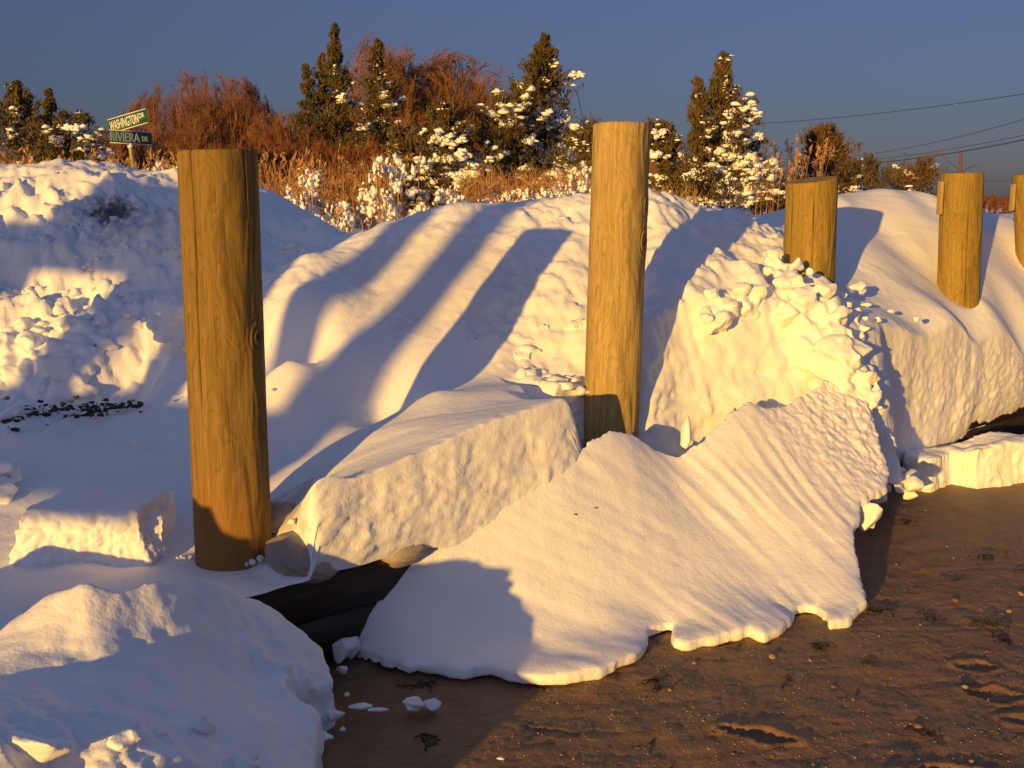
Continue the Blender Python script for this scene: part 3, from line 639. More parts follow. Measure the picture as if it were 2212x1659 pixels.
# front ridge of broken snow on the right, along the foot of the wall
rr_out = [atz(1955, 1052, 0), atz(2000, 1062, 0), atz(2050, 1046, 0), atz(2110, 1056, 0), atz(2180, 1048, 0), atz(2212, 1044, 0), atz(2300, 1050, 0), atz(2500, 1040, 0)]
bk = [p+np.array([.10, .34+.06*math.sin(i*2.3), 0]) for i, p in enumerate(rr_out)][::-1]
top = lambda p, h: np.array([p[0], p[1], h])
hs = [.19, .19, .20, .24, .26, .25, .28, .28]
rr = [top(p, h) for p, h in zip(rr_out, hs)]+[top(p, h-.02) for p, h in zip(bk, hs[::-1])]
def R_disp(c, n):
    x, y, z = c.T; sd_ = 1-sm(n[:, 2], .3, .8)
    return .03*fbm(x*4, y*4, z*4, 2, 151)+.012*fbm(x*13, y*13, z*13, 3, 155)+sd_*(.03*np.abs(perlin(x*5, y*5, z*4, 152))-.008*billow(x*14, y*14, z*14, 3, 153))
sr = slab('snow_slab', rr, [top(rr_out[3]+np.array([.05, .17, 0]), .2)], .4, .009, R_disp, edge=.015)
tag(sr, 'long broken blocky snow ridge on the sand below the right-hand cut face', 'snow slab')
C, R = scatter_line([(1925, 1000, 5.45, .08), (1935, 1040, 5.35, .07), (1915, 1070, 5.15, .06)], 14, .6, .5, rg); C[:, 2] = np.minimum(C[:, 2], .2)
tag(heap('snow_heap', C, R, .009, .008, 160), 'shaded clump of snow wedged between big slab and right ridge', 'snow heap')
C, R = scatter_line([(1120, 720, 5.1, .04), (1180, 790, 4.9, .05), (1230, 825, 4.75, .05), (1240, 780, 4.85, .05)], 40, 1.0, .7, rg)
for q in C: q[2] = float(ground_h(q[:1], q[1:2])[0])-.005
tag(heap('snow_heap', C, R, .008, .006, 155, sq=(1.3, 1, .5)), 'broken crust of snow pieces on the bank just left of the pale post', 'snow heap')
# left lumps of ploughed snow
C, R = scatter_line([(-20, 740, 5.15, .07), (50, 690, 5.35, .08), (120, 690, 5.35, .08), (150, 740, 5.2, .07), (60, 780, 5.05, .08), (20, 720, 5.2, .08), (170, 700, 5.3, .06), (180, 740, 5.2, .05)], 260, 1.35, .8, rg)
for q in C: q[2] = float(ground_h(q[:1], q[1:2])[0])+rg.uniform(-.02, .03)
tag(heap('snow_heap', C, R, .009, .006, 170, sm_=3), 'knobbly sunlit pile of ploughed snow at the left edge of the photo', 'snow heap')
C, R = scatter_line([(340, 690, 5.25, .09), (370, 705, 5.2, .09), (390, 690, 5.25, .08)], 12, .5, .5, rg)
tag(heap('snow_heap', C, R, .009, .010, 180), 'rounded snow lump just left of the nearest post', 'snow heap')
C, R = scatter_line([(20, 1020, 3.95, .05), (5, 1035, 3.9, .06), (-30, 1030, 3.9, .08)], 12, .6, .5, rg)
tag(heap('snow_heap', C, R, .008, .008, 190), 'little sunlit lump of snow cut by the left edge above the broad block', 'snow heap')
#--PART3
# ------------------------------------------------------------------ small snow blocks on the sand and on the drifts
def gz(x, y):
    s = (x-W0[0])*WN[0]+(y-W0[1])*WN[1]
    return float(ground_h(np.array([x]), np.array([y]))[0]) if s > .05 else float(sand_h(np.array([x]), np.array([y]))[0])
def chunk(px, py, Yd, r, label, seed, sq=(1, 1, .8), z=None, name='snow_chunk', group=None, amp=.006, sm_=3):
    c = at(px, py, Yd)
    V, Fc = chunks([(0, 0, 0), (r*.25, r*.1, -r*.15)], [np.array(sq)*r*1.1, np.array(sq)*r*.8], seed)
    o = newmesh(name, V, Fc, M_SNOW); remesh(o, max(.004, r*.09), sm_)
    co = get_co(o.data); no = get_no(o.data); k = 1/r
    co = co+no*(r*.07*fbm(co[:, 0]*k+seed, co[:, 1]*k, co[:, 2]*k, 4, seed))[:, None]; set_co(o.data, co); o.location = c
    tag(o, label, 'snow chunk', group); return o
chunk(752, 1403, 3.52, .062, 'cube-like snow block on the dark sand between the two big slabs', 201, (1, .9, .8))
chunk(720, 1368, 3.6, .038, 'shaded snow lump leaning behind the cube-like block', 202)
chunk(738, 1447, 3.38, .024, 'small snow piece touching the bulging edge of the corner snow mass', 203)
chunk(722, 1545, 3.08, .032, 'rounded snow piece beside the corner snow mass, lying on dark sand', 204, (1.1, .8, .7))
chunk(888, 1522, 3.17, .040, 'bright flat snow piece alone on the shaded sand, left of its twin', 205, (1.1, .8, .6))
chunk(925, 1523, 3.17, .036, 'pointed snow piece adjoining the bright flat one on shaded sand', 206, (1.2, .8, .6))
chunk(780, 1525, 3.15, .028, 'low smeared strip of snow on shaded sand, nearest its middle', 207, (1.6, .9, .3))
chunk(815, 1533, 3.12, .022, 'thin tail end of the smeared snow strip on the sand', 208, (2.0, .8, .25))
chunk(700, 1590, 2.97, .030, 'flattened snow scrap low beside the corner snow mass', 209, (1.2, .9, .35))
chunk(750, 1500, 3.2, .012, 'tiny snow crumb between cube-like block and smeared strip', 210)
chunk(740, 1575, 3.0, .012, 'tiny snow crumb below the smeared strip', 211)
chunk(1082, 1638, 2.85, .012, 'lone whitish scrap on the sunlit sand at the bottom centre', 212, (1.4, .8, .4))
chunk(1868, 1108, 4.66, .080, 'shaded broken block forming the right rim of the big slab', 214, (.9, 1, 1.1))
chunk(1482, 935, 4.50, .066, 'upright pointed flake of snow standing on the upper rim of the big slab', 215, (.45, .6, 1.35))
chunk(1625, 885, 4.95, .060, 'hump of snow on the crest of the big slab', 216, (1.5, .8, .6))
chunk(1855, 622, 5.95, .055, 'angular snow block on the smooth drift right of the squat post', 217, (1, .9, .8))
chunk(1980, 688, 5.85, .024, 'single round snow crumb near the rim of the right-hand drift', 218)
chunk(1925, 672, 5.9, .022, 'flat snow crumb between the angular block and the drift rim', 219, (1.2, 1, .6))
chunk(1870, 658, 5.85, .026, 'low snow crumb just below the angular block', 220, (1.4, 1, .5))
chunk(1895, 690, 5.7, .030, 'snow crumb where the lumpy heap meets the drift rim', 221, (1.2, 1, .7))
chunk(293, 955, 4.42, .032, 'lone snowball on the shaded flat snow left of the nearest post', 222)
chunk(262, 868, 4.9, .02, 'small snow crumb beside the dark gravel streak', 223)
chunk(1920, 955, 5.35, .055, 'ragged snow block poking out above the gap beside the right cut face', 224, (.8, .8, 1.1))
chunk(1390, 868, 4.95, .02, 'round snow crumb in the hollow right of the pale post', 225)
chunk(1222, 905, 4.42, .018, 'round crumb at the rim of the cut by the pale post', 226)
chunk(75, 1590, 2.09, .075, 'rounded sunlit snow lump in the lower left corner', 227, (1.4, .8, .6), sm_=9)
chunk(262, 1592, 2.21, .042, 'ball-like sunlit snow lump on the corner snow mass', 228, (1, .9, .8), sm_=8)
chunk(345, 1585, 2.33, .022, 'little knob of snow right of the ball-like lump', 229)
chunk(440, 1562, 2.47, .038, 'small shaded cone of snow on the corner snow mass', 230, (.8, .8, .9))
chunk(530, 1645, 2.42, .040, 'snow knob at the bottom edge of the corner snow mass', 231)
rg = np.random.default_rng(77)
# loose crumbs on the cut and banks: countable repeats share one description
def crumbs(n, pts, rr, labels, group, seed):
    rg = np.random.default_rng(seed); protos = []
    for i in range(4):
        V, Fc = chunks([(0, 0, 0)], [np.array([1, 1, .8])], seed+i); o = newmesh('snow_crumb', V, Fc, M_SNOW); remesh(o, .16, 2); protos.append(o)
    for i in range(n):
        ai = rg.integers(len(pts)); a = pts[ai]; label = labels[ai]; p = at(a[0]+rg.normal()*a[3], a[1]+rg.normal()*a[4], a[2])
        p[2] = gz(p[0], p[1])
        o = protos[i] if i < 4 else protos[i % 4].copy()
        if i >= 4: COL.objects.link(o)
        r = rg.uniform(*rr); o.scale = (r, r, r); o.location = (p[0], p[1], p[2]+r*.1); o.rotation_euler = (0, 0, rg.uniform(0, 6)); tag(o, label, 'snow crumb', group)
crumbs(120, [(280, 690, 5.45, 70, 25), (1180, 800, 4.9, 50, 14), (60, 590, 5.8, 70, 40), (1250, 700, 5.2, 60, 30), (300, 560, 5.95, 70, 35), (200, 480, 6.25, 110, 25), (640, 520, 6.3, 40, 30)], (.012, .045), ['loose crumb of snow on the ploughed bank between gravel streak and dirty patch', 'loose crumb of snow by the broken crust left of the pale post', 'loose crumb of snow high on the bank at the left edge', 'loose crumb of snow on the sunlit slope behind the broken crust', 'loose crumb of snow on the shaded bank face just left of the nearest post', 'loose crumb of snow near the dirty patch on the left bank', 'loose crumb of snow on the blue shaded bank right of the nearest post'], 'snow crumbs on the banks', 300)
crumbs(16, [(560, 1232, 3.5, 50, 12), (400, 1180, 3.6, 30, 25)], (.008, .02), ['loose crumb of snow between the nearest post foot and the timber', 'loose crumb of snow left of the nearest post foot'], 'snow crumbs at the post foot', 320)
# ------------------------------------------------------------------ sandbags
def bag_mat():
    t = NT('sandbag_cloth'); w = t.noise(1.0, 3, vec=t.map((9, 9, 60))); f = t.noise(400, 2); n = t.noise(7, 4)
    c = t.ramp(n, [(.3, (.30, .25, .21)), (.7, (.42, .36, .30))]); c = t.mix(t.ramp(w, [(.4, (0, 0, 0)), (.7, (.4, .4, .4))]), c, (.2, .16, .13))
    return t.set(Base_Color=c, Roughness=.6, Normal=t.bump(f, .3, .002, t.bump(w, .6, .006)))
M_BAG = bag_mat()
def sandbag(c, size, rot, seed, label):
    T, Fc = ICO4; P = np.sign(T)*np.abs(T)**np.array([.8, .8, .9]); V = P*np.array(size)
    r = np.hypot(P[:, 0], P[:, 1]); V[:, 2] *= 1-.45*np.clip(r, 0, 1)**4
    n = T/np.linalg.norm(T, axis=1, keepdims=True); a = np.arctan2(P[:, 1], P[:, 0])
    V = V+n*(.006*fbm(T[:, 0]*3, T[:, 1]*3, T[:, 2]*3, 3, seed)+.004*np.sin(T[:, 0]*9+T[:, 2]*16+seed+3*fbm(T[:, 0]*2, T[:, 1]*2, 0, 2, seed))*(1-np.abs(T[:, 2])))[:, None]
    o = newmesh('sandbag', V, Fc, M_BAG); o.location = c; o.rotation_euler = rot; tag(o, label, 'sandbag')
    an = np.linspace(0, 2*math.pi, 60); f = 1.005
    S = np.stack([np.sign(np.cos(an))*np.abs(np.cos(an))**.8*size[0]*f, np.sign(np.sin(an))*np.abs(np.sin(an))**.8*size[1]*f, .008*np.sin(an*3+seed)], -1)[None]
    V, Fc = tubes(S, np.full((1, 60), .0022), 5); newmesh('seam', V, Fc, M_BAG, o)
    return o
sandbag(at(652, 1205, 3.50), (.125, .10, .078), (.35, .30, .62), 3, 'bulging grey-brown sandbag on the timber beside the nearest post')
sandbag(at(866, 1182, 3.74), (.10, .08, .062), (.2, -.1, .8), 7, 'half sunlit sandbag peeking out under the cut snow')
sandbag(at(612, 1130, 3.72), (.11, .09, .07), (.1, .2, .3), 11, 'snow-dusted sandbag hidden behind the nearest post')
# ------------------------------------------------------------------ dark gravel streak
M_GRAVEL = plain('dark_gravel', (.05, .035, .026), .85, .6, 60)
rg = np.random.default_rng(5); C, R = [], []
for i in range(620):
    k = rg.uniform(0, 1)**.8; px = -40+345*k; py = 912-34*k+rg.normal()*(15-9*k); p = at(px, py, 4.7)
    r = rg.uniform(.003, .013)*(1 if rg.random() < .93 else 1.9)
    q = atz(px, py, .60); z = float(ground_h(q[:1], q[1:2])[0]); q = atz(px, py, z); C.append([q[0], q[1], z+r*.2]); R.append([r*1.3, r, r*.7])
V, Fc = chunks(C, R, 9); o = newmesh('gravel_streak', V, Fc, M_GRAVEL, smooth=False); tag(o, 'streak of dark gravel and debris lying on the shaded flat snow', 'gravel', kind='stuff')
# ------------------------------------------------------------------ seaweed, twigs, pebbles on the sand
M_WEED = plain('seaweed', (.022, .015, .010), .6, .5, 50); M_WEEDG = plain('green_seaweed', (.035, .05, .012), .6, .5, 50)
M_PEB = plain('pebble', (.30, .20, .11), .6, .4, 60); M_PEBR = plain('red_pebble', (.20, .085, .04), .6, .4, 60); M_TWIG = plain('twig', (.05, .033, .022), .8, .4, 60)
def weed(px, py, r, n, mat, label, seed, group=None):
    rg = np.random.default_rng(seed); c = atz(px, py, 0); c[2] = gz(c[0], c[1]); K = 9
    s = rg.normal(0, r*.35, (n, 1, 2)); d = rg.uniform(0, 6.28, (n, 1)); turn = rg.normal(0, .55, (n, K)).cumsum(1)+d; L = r*rg.uniform(.5, 2.2, (n, 1))/K
    xy = s+np.stack([np.cos(turn), np.sin(turn)*.7], -1).cumsum(1)*L[..., None]
    z = .002+.5*r*np.abs(rg.normal(0, .3, (n, 1)))*np.sin(np.linspace(0, 3.1, K))[None]
    V, Fc = tubes(np.concatenate([xy, z[..., None]], -1), np.full((n, K), max(.0012, r*.035))*rg.uniform(.6, 1.4, (n, 1)), 4)
    Vc, Fk = chunks(rg.normal(0, r*.3, (4, 3))*np.array([1, .8, .1])+np.array([0, 0, .002]), np.full((4, 3), r*.16)*np.array([1.2, .9, .5]), seed)
    V, Fs = merge([(V, Fc), (Vc, Fk)]); o = newmesh('seaweed', V, Fs, mat); o.location = c; tag(o, label, 'seaweed', group)
weed(920, 1478, .05, 16, M_WEED, 'tangled black seaweed clump on shaded sand above the flat snow pieces', 1)
weed(925, 1600, .05, 9, M_WEED, 'spidery black seaweed on the shaded sand at the bottom', 2)
weed(1170, 1488, .04, 5, M_WEED, 'thin black weed strand near the shadow edge under the slab', 3)
weed(1430, 1485, .05, 10, M_WEED, 'dark weed clump on sunlit sand below the middle notch in the slab', 4)
weed(2000, 1585, .045, 9, M_WEED, 'dark weed beside the reddish pebbles near the long footprint', 5)
weed(2140, 1210, .05, 8, M_WEED, 'weed strand stretched over the open sand on the right', 6)
weed(2070, 1255, .035, 12, M_WEEDG, 'green weed tuft upper right on the sand', 7)
weed(2150, 1350, .05, 16, M_WEEDG, 'green weed streak close to the right edge', 8)
weed(2175, 1382, .04, 14, M_WEED, 'black weed knot near the right edge under the green streak', 9)
weed(1900, 1322, .05, 9, M_WEED, 'dark weed pushed against the lower right corner of the slab', 10)
weed(2025, 1335, .05, 6, M_WEED, 'straight dark weed strand right of the slab corner', 41)
weed(1770, 1402, .04, 9, M_WEED, 'dark weed curl on sand below the right notch in the slab', 12)
weed(1870, 1432, .03, 5, M_WEED, 'fine weed strand below right of the curl', 13)
weed(1705, 1470, .035, 8, M_WEED, 'weed tuft above the long footprint', 14)
weed(2090, 1485, .025, 14, M_WEED, 'round weed ring beside the right-hand footprints', 15)
weed(1960, 1130, .04, 8, M_WEED, 'weed in the shadow right of the slab', 16)
weed(2245, 1240, .05, 8, M_WEED, 'weed strand cut by the right edge of the photo', 17)
weed(1585, 1330+70, .02, 5, M_WEED, 'tiny weed scrap under the slab rim', 18)
def pebble(px, py, r, mat, label, seed, group=None):
    r *= .62; c = atz(px, py, 0); c[2] = gz(c[0], c[1]); V, Fc = blobs([(0, 0, 0)], [np.array([1.25, .9, .75])*r], ICO2, .3, 1.2, seed)
    o = newmesh('pebble', V, Fc, mat); o.location = c+np.array([0, 0, r*.3]); o.rotation_euler = (0, 0, seed); tag(o, label, 'pebble', group)
pebble(1872, 1286+10, .017, M_PEB, 'round tan pebble at the lower right corner of the slab', 1)
pebble(2046, 1180, .012, M_PEB, 'small pale shell on the open right-hand sand', 2)
pebble(2064, 1300, .020, M_PEBR, 'red-brown pebble below the green weed tuft', 3)
pebble(1670, 1380+40, .022, M_PEB, 'yellowish pebble under the big slab, right of the middle notch', 4)
pebble(1750, 1425, .010, M_PEB, 'small pebble beside the dark weed curl', 5)
pebble(1983, 1590-20, .020, M_PEBR, 'reddish stone above the second footprint', 6)
pebble(2180, 1320, .018, M_PEB, 'knobbly tan stone near the right edge', 7)
pebble(2205, 1285, .020, M_PEB, 'orange stone cut by the right edge', 8)
pebble(2085, 1487, .016, M_PEB, 'pale shell inside the round weed ring', 9)
pebble(1500, 1432, .012, M_PEB, 'small pebble at the slab rim near the middle notch', 10)
rg = np.random.default_rng(44); _mats = [M_PEB, M_PEBR, M_PEB, M_TWIG]; pro = []
for i in range(70):
    k = rg.random(); px = rg.uniform(1150, 2300); py = rg.uniform(1350 if px < 1850 else 1080, 1700); r = rg.uniform(.003, .008)*(2.2 if rg.random() < .08 else 1)
    if px < 1880 and py < 1480: continue
    c = atz(px, py, 0)
    if len(pro) < 4:
        V, Fc = blobs([(0, 0, 0)], [np.array([1.25, .9, .7])], ICO1, .4, 1.2, i); o = newmesh('pebble', V, Fc, _mats[len(pro)]); pro.append(o)
    else: o = pro[rg.integers(4)].copy(); COL.objects.link(o)
    o.scale = (r, r, r); o.location = (c[0], c[1], gz(c[0], c[1])+r*.3); o.rotation_euler = (0, 0, rg.uniform(0, 6)); tag(o, 'tiny stone on the brown sand %s' % ('right of the big slab, far part' if py < 1300 else 'near the right-hand footprints' if px > 1900 else 'near the long footprint' if px > 1500 else 'at the bottom centre near the shadow edge'), 'pebble', 'tiny stones scattered on the sand')
# grit: far too fine to count
n = 5200; px = RNG.uniform(1000, 2300, n); py = RNG.uniform(1080, 1720, n); C = np.array([atz(a, b, 0) for a, b in zip(px, py)]); C[:, 2] = sand_h(C[:, 0], C[:, 1])+.0005
ok = ~inpoly(C[:, 0], C[:, 1], [tuple(p[:2]) for p in F_out]) & (((C[:, 0]-W0[0])*WN[0]+(C[:, 1]-W0[1])*WN[1]) < -.05); C = C[ok]
V, Fc = blobs(C, (RNG.uniform(.0008, .0022, (len(C), 1))*RNG.choice([1, 1, 1.6], (len(C), 1)))*np.array([[1.2, 1, .7]]), ICO1, .3, 1.2, 3)
tag(newmesh('coarse_grit', V, Fc, M_PEB), 'coarse pale grit strewn over the brown sand', 'grit', kind='stuff')
# dark bits caught in the snow
for i, (px, py, Yd, lab) in enumerate([(1244, 1111, 3.95, 'brown leaf scrap on the middle of the big slab'), (988, 934, 4.02, 'dark bark chip at the top rim of the cut snow'), (1028, 732, 5.05, 'dark speck in the shadow band between first two posts')]):
    V, Fc = chunks([(0, 0, 0)], [(.010, .007, .004)], 50+i); o = newmesh('debris_scrap', V, Fc, M_TWIG); d = ray(px, py)
    h = None
    o.location = at(px, py, Yd); tag(o, lab, 'debris')
# ------------------------------------------------------------------ plants
def foliage_mat(name, a, b):
    t = NT(name); n = t.noise(3.5, 4); n2 = t.noise(40, 2)
    c = t.mix(t.ramp(n, [(.35, (0, 0, 0)), (.65, (1, 1, 1))]), a, b); c = t.mix(t.ramp(n2, [(.5, (0, 0, 0)), (.8, (.6, .6, .6))]), c, tuple(v*.4 for v in a))
    return t.set(Base_Color=c, Roughness=.75)
M_CEDAR = foliage_mat('cedar_foliage', (.075, .070, .018), (.13, .080, .022)); M_CEDARB = foliage_mat('cedar_foliage_brown', (.11, .075, .020), (.17, .085, .028))
M_BARK = plain('bark', (.13, .065, .035), .9, .4, 12); M_BARE = plain('red_brown_twigs', (.22, .095, .045), .85, .35, 2.0); M_WILLOW = plain('willow_twigs', (.27, .125, .05), .85, .35, 1.5)
M_BRUSH = plain('brown_brush', (.20, .075, .028), .9, .5, 3.0); M_REED = plain('dry_reed', (.40, .22, .085), .8, .4, 5.0)
M_TSNOW = snow_mat('tree_snow', grain=.3)
def cedar(label, px, ptop, pbase, Yd, w_px, seed, snow=.4, snow_side=1.0, forks=(), low=0.0, mat=None, big=0, name='cedar_tree', prof=1.1, dens=1.0, group=None, lean=0, cat='tree'):
    rg = np.random.default_rng(seed); base = at(px, pbase, Yd); top = at(px+lean, ptop, Yd); sc = Yd/FPX
    root = empty(name, base); tag(root, label, cat, group)
    TR, LV, SN = [], [], []
    cones = [(0, base[2], top[0]-base[0], top[2]-base[2], w_px*sc)]
    for (fx, fy, fw) in forks:
        q = at(fx, fy, Yd); cones.append((q[0]-base[0], q[2]-(q[2]-base[2]), q[0]-base[0], q[2]-base[2], fw*sc))
    for ci, (x0, _, x1, H, R) in enumerate(cones):
        yo = 0 if ci == 0 else rg.normal()*.2
        xb = 0 if ci == 0 else x0*.6
        zz = np.linspace(0, 1, 8); TR.append((np.stack([xb+(x1-xb)*zz, yo+0*zz, H*zz-.3*(1-zz)], -1)[None], ((.055*H/4)*(1-zz)+.008)[None]))
        n = int(125*dens*(H/3.5)*(1 if ci == 0 else .6)); f = rg.uniform(low, .985, n)**.9
        phi = rg.uniform(0, 2*math.pi, n); lump = 1+1.2*perlin(f*6+ci*5, phi*1.1, seed, seed)+.35*rg.normal(0, .6, n)
        Lb = 1.65*R*np.clip((1-f), .0, 1)**prof*np.clip(lump, .3, 1.6)+.035; up = rg.uniform(.0, .6, n)+f*.9
        o0 = np.stack([xb+(x1-xb)*f, yo+0*f, H*f], -1); d = np.stack([np.cos(phi), np.sin(phi), up], -1); d /= np.linalg.norm(d, axis=1, keepdims=True)
        K = 5; s = np.linspace(0, 1, K); sag = -.12*Lb[:, None]*s[None]**2
        P = o0[:, None]+d[:, None]*Lb[:, None, None]*s[None, :, None]; P[..., 2] += sag
        TR.append((P, (.010*np.clip(Lb, .1, 1))[:, None]*(1-.7*s)[None]))
        m = int(13*dens)+3; si = rg.uniform(.2, 1.08, (n, m))**.8; C = o0[:, None]+d[:, None]*(Lb[:, None]*si)[..., None]+rg.normal(0, .07, (n, m, 3))*(.25+Lb[:, None, None]); C[..., 2] -= .12*Lb[:, None]*si**2
        C = C.reshape(-1, 3); D0 = np.repeat(d, m, 0)
        for q in range(8):
            c2 = C+rg.normal(0, .035, C.shape)*np.clip(np.repeat(Lb, m)*3, .3, 1)[:, None]; dd = D0+rg.normal(0, .55, C.shape)+np.array([0, 0, .35]); LV.append(leaves(c2, dd, rg.uniform(.05, .13, len(C)), rg.uniform(.014, .034, len(C))))
        if snow > 0:
            sidew = np.clip(.5+.7*snow_side*(o0[:, 0]+d[:, 0]*Lb-x1*.5)/max(R, .3), .03, 1)*np.clip(1.3-f*1.3, 0, 1)
            pick = np.nonzero(rg.random(n) < snow*.8*sidew)[0]
            if len(pick):
                kk = 13; sv = rg.uniform(.35, 1.05, (len(pick), kk)); Cs = o0[pick, None]+d[pick, None]*(Lb[pick, None]*sv)[..., None]; Cs[..., 2] += .035-.12*Lb[pick, None]*sv**2; Cs = Cs+rg.normal(0, .035, Cs.shape)
                r = rg.uniform(.014, .05, (len(pick), kk))*np.clip(Lb[pick, None]/.5, .5, 1.25); Cs = Cs.reshape(-1, 3); r = r.reshape(-1)
                SN.append(blobs(Cs, r[:, None]*np.array([[1.7, 1.5, .75]])*rg.uniform(.7, 1.2, (len(r), 3)), ICO1, .9, 1.7, seed+ci))
    if big:
        for (bx_, by_, br, bz) in big:
            p = at(bx_, by_, Yd-.3)-base; k = 16; c = p+rg.normal(0, 1, (k, 3))*np.array([br, br*.6, br*.35])*sc*.6
            c[:, 2] -= np.abs(rg.normal(0, bz*sc*.35, k)); SN.append(blobs(c, np.full((k, 1), br*sc*.42)*rg.uniform(.35, 1.1, (k, 1))*np.array([[1.1, .9, .75]])*rg.uniform(.7, 1.3, (k, 3)), ICO2, .8, 1.9, seed))
    V, Fs = merge([tubes(a, b, 5) for a, b in TR]); newmesh('trunk', V, np.concatenate(Fs), M_BARK, root)
    V, Fs = merge(LV); newmesh('crown', V, np.concatenate(Fs), mat or M_CEDAR, root, smooth=False)
    if SN:
        V, Fs = merge(SN); o = newmesh('snow_load', V, np.concatenate(Fs), M_TSNOW, root); tag(o, kind='stuff')
    return root
cedar('tall dark cedar with lower side spire, leftmost of the central group', 724, 50, 450, 24, 62, 1, .5, 1, forks=[(662, 140, 42), (690, 110, 30)])
cedar('pointed dark cedar in front of the reddish willow crown, snowy right side', 816, 82, 440, 22, 62, 2, 1.3, 1)
cedar('tall cedar with snow-loaded right boughs just left of the pale post', 1180, 72, 450, 19, 92, 3, 1.2, .7, forks=[(1105, 215, 50)], big=[(1215, 325, 34, 25), (1250, 160, 14, 4), (1165, 245, 26, 8), (1085, 255, 22, 10), (1205, 265, 20, 12)], lean=-6)
cedar('twin-topped snow-plastered cedar between pale post and squat post', 1562, 118, 480, 16.5, 84, 4, 2.4, .8, forks=[(1502, 175, 55)], big=[(1625, 350, 34, 14), (1600, 420, 34, 30), (1560, 395, 30, 20), (1520, 430, 34, 28), (1630, 400, 24, 16), (1500, 380, 24, 14), (1575, 330, 26, 12), (1640, 365, 26, 14), (1590, 290, 20, 8)], dens=1.3, prof=1.25)
cedar('bushy brown-green cedar rising right behind the squat post', 1786, 284, 470, 22, 55, 5, .7, 1.2, forks=[(1815, 290, 36), (1760, 310, 34)], prof=.5, mat=M_CEDARB)
cedar('dark cedar at the left edge of the photo', 38, 180, 420, 19, 85, 6, .5, .6, big=[(120, 295, 24, 18)])
cedar('small dark cedar tip second from the left edge', 106, 198, 420, 20, 42, 7, .15, 1)
cedar('low snowy cedar bough right of the two left-edge cedars', 150, 262, 400, 18.5, 52, 8, 1.2, .5, big=[(160, 275, 16, 4)], prof=.4)
SB = dict(name='evergreen_shrub', prof=.38, cat='shrub')
cedar('round evergreen shrub capped with heavy snow left of the reeds', 962, 240, 470, 17, 62, 11, 2.2, .2, big=[(975, 300, 22, 14), (950, 340, 20, 10), (990, 375, 28, 12), (940, 300, 14, 14), (1000, 330, 16, 8)], **SB)
cedar('olive evergreen shrub dusted with snow below the pointed cedar', 880, 300, 480, 17.5, 60, 12, 1.8, .2, big=[(905, 420, 22, 26), (880, 380, 14, 8)], **SB)
cedar('wide evergreen shrub with snow shelves at the foot of the tall cedar', 1110, 235, 450, 18, 75, 13, 1.8, .1, big=[(1100, 265, 18, 8), (1140, 300, 18, 8)], **SB)
cedar('snow-covered shrub peeking out just right of the pale post', 1428, 275, 480, 17, 32, 14, 2.5, 0, big=[(1425, 285, 16, 10), (1425, 330, 18, 14)], **SB)
cedar('snowy shrub hugging the left side of the pale post', 1268, 290, 470, 17.2, 45, 15, 2.2, 0, big=[(1268, 370, 20, 24)], **SB)
cedar('snow-tipped low shrub right of the squat post', 1836, 365, 470, 19, 34, 16, 1.8, 0, **SB)
cedar('olive low shrub on the skyline behind the smooth drift', 1895, 362, 450, 32, 60, 17, .3, 0, **SB)
cedar('brown shrub with snowy foot on the skyline left of the square-topped post', 1985, 368, 450, 30, 50, 18, 1.0, .5, mat=M_CEDARB, **SB)
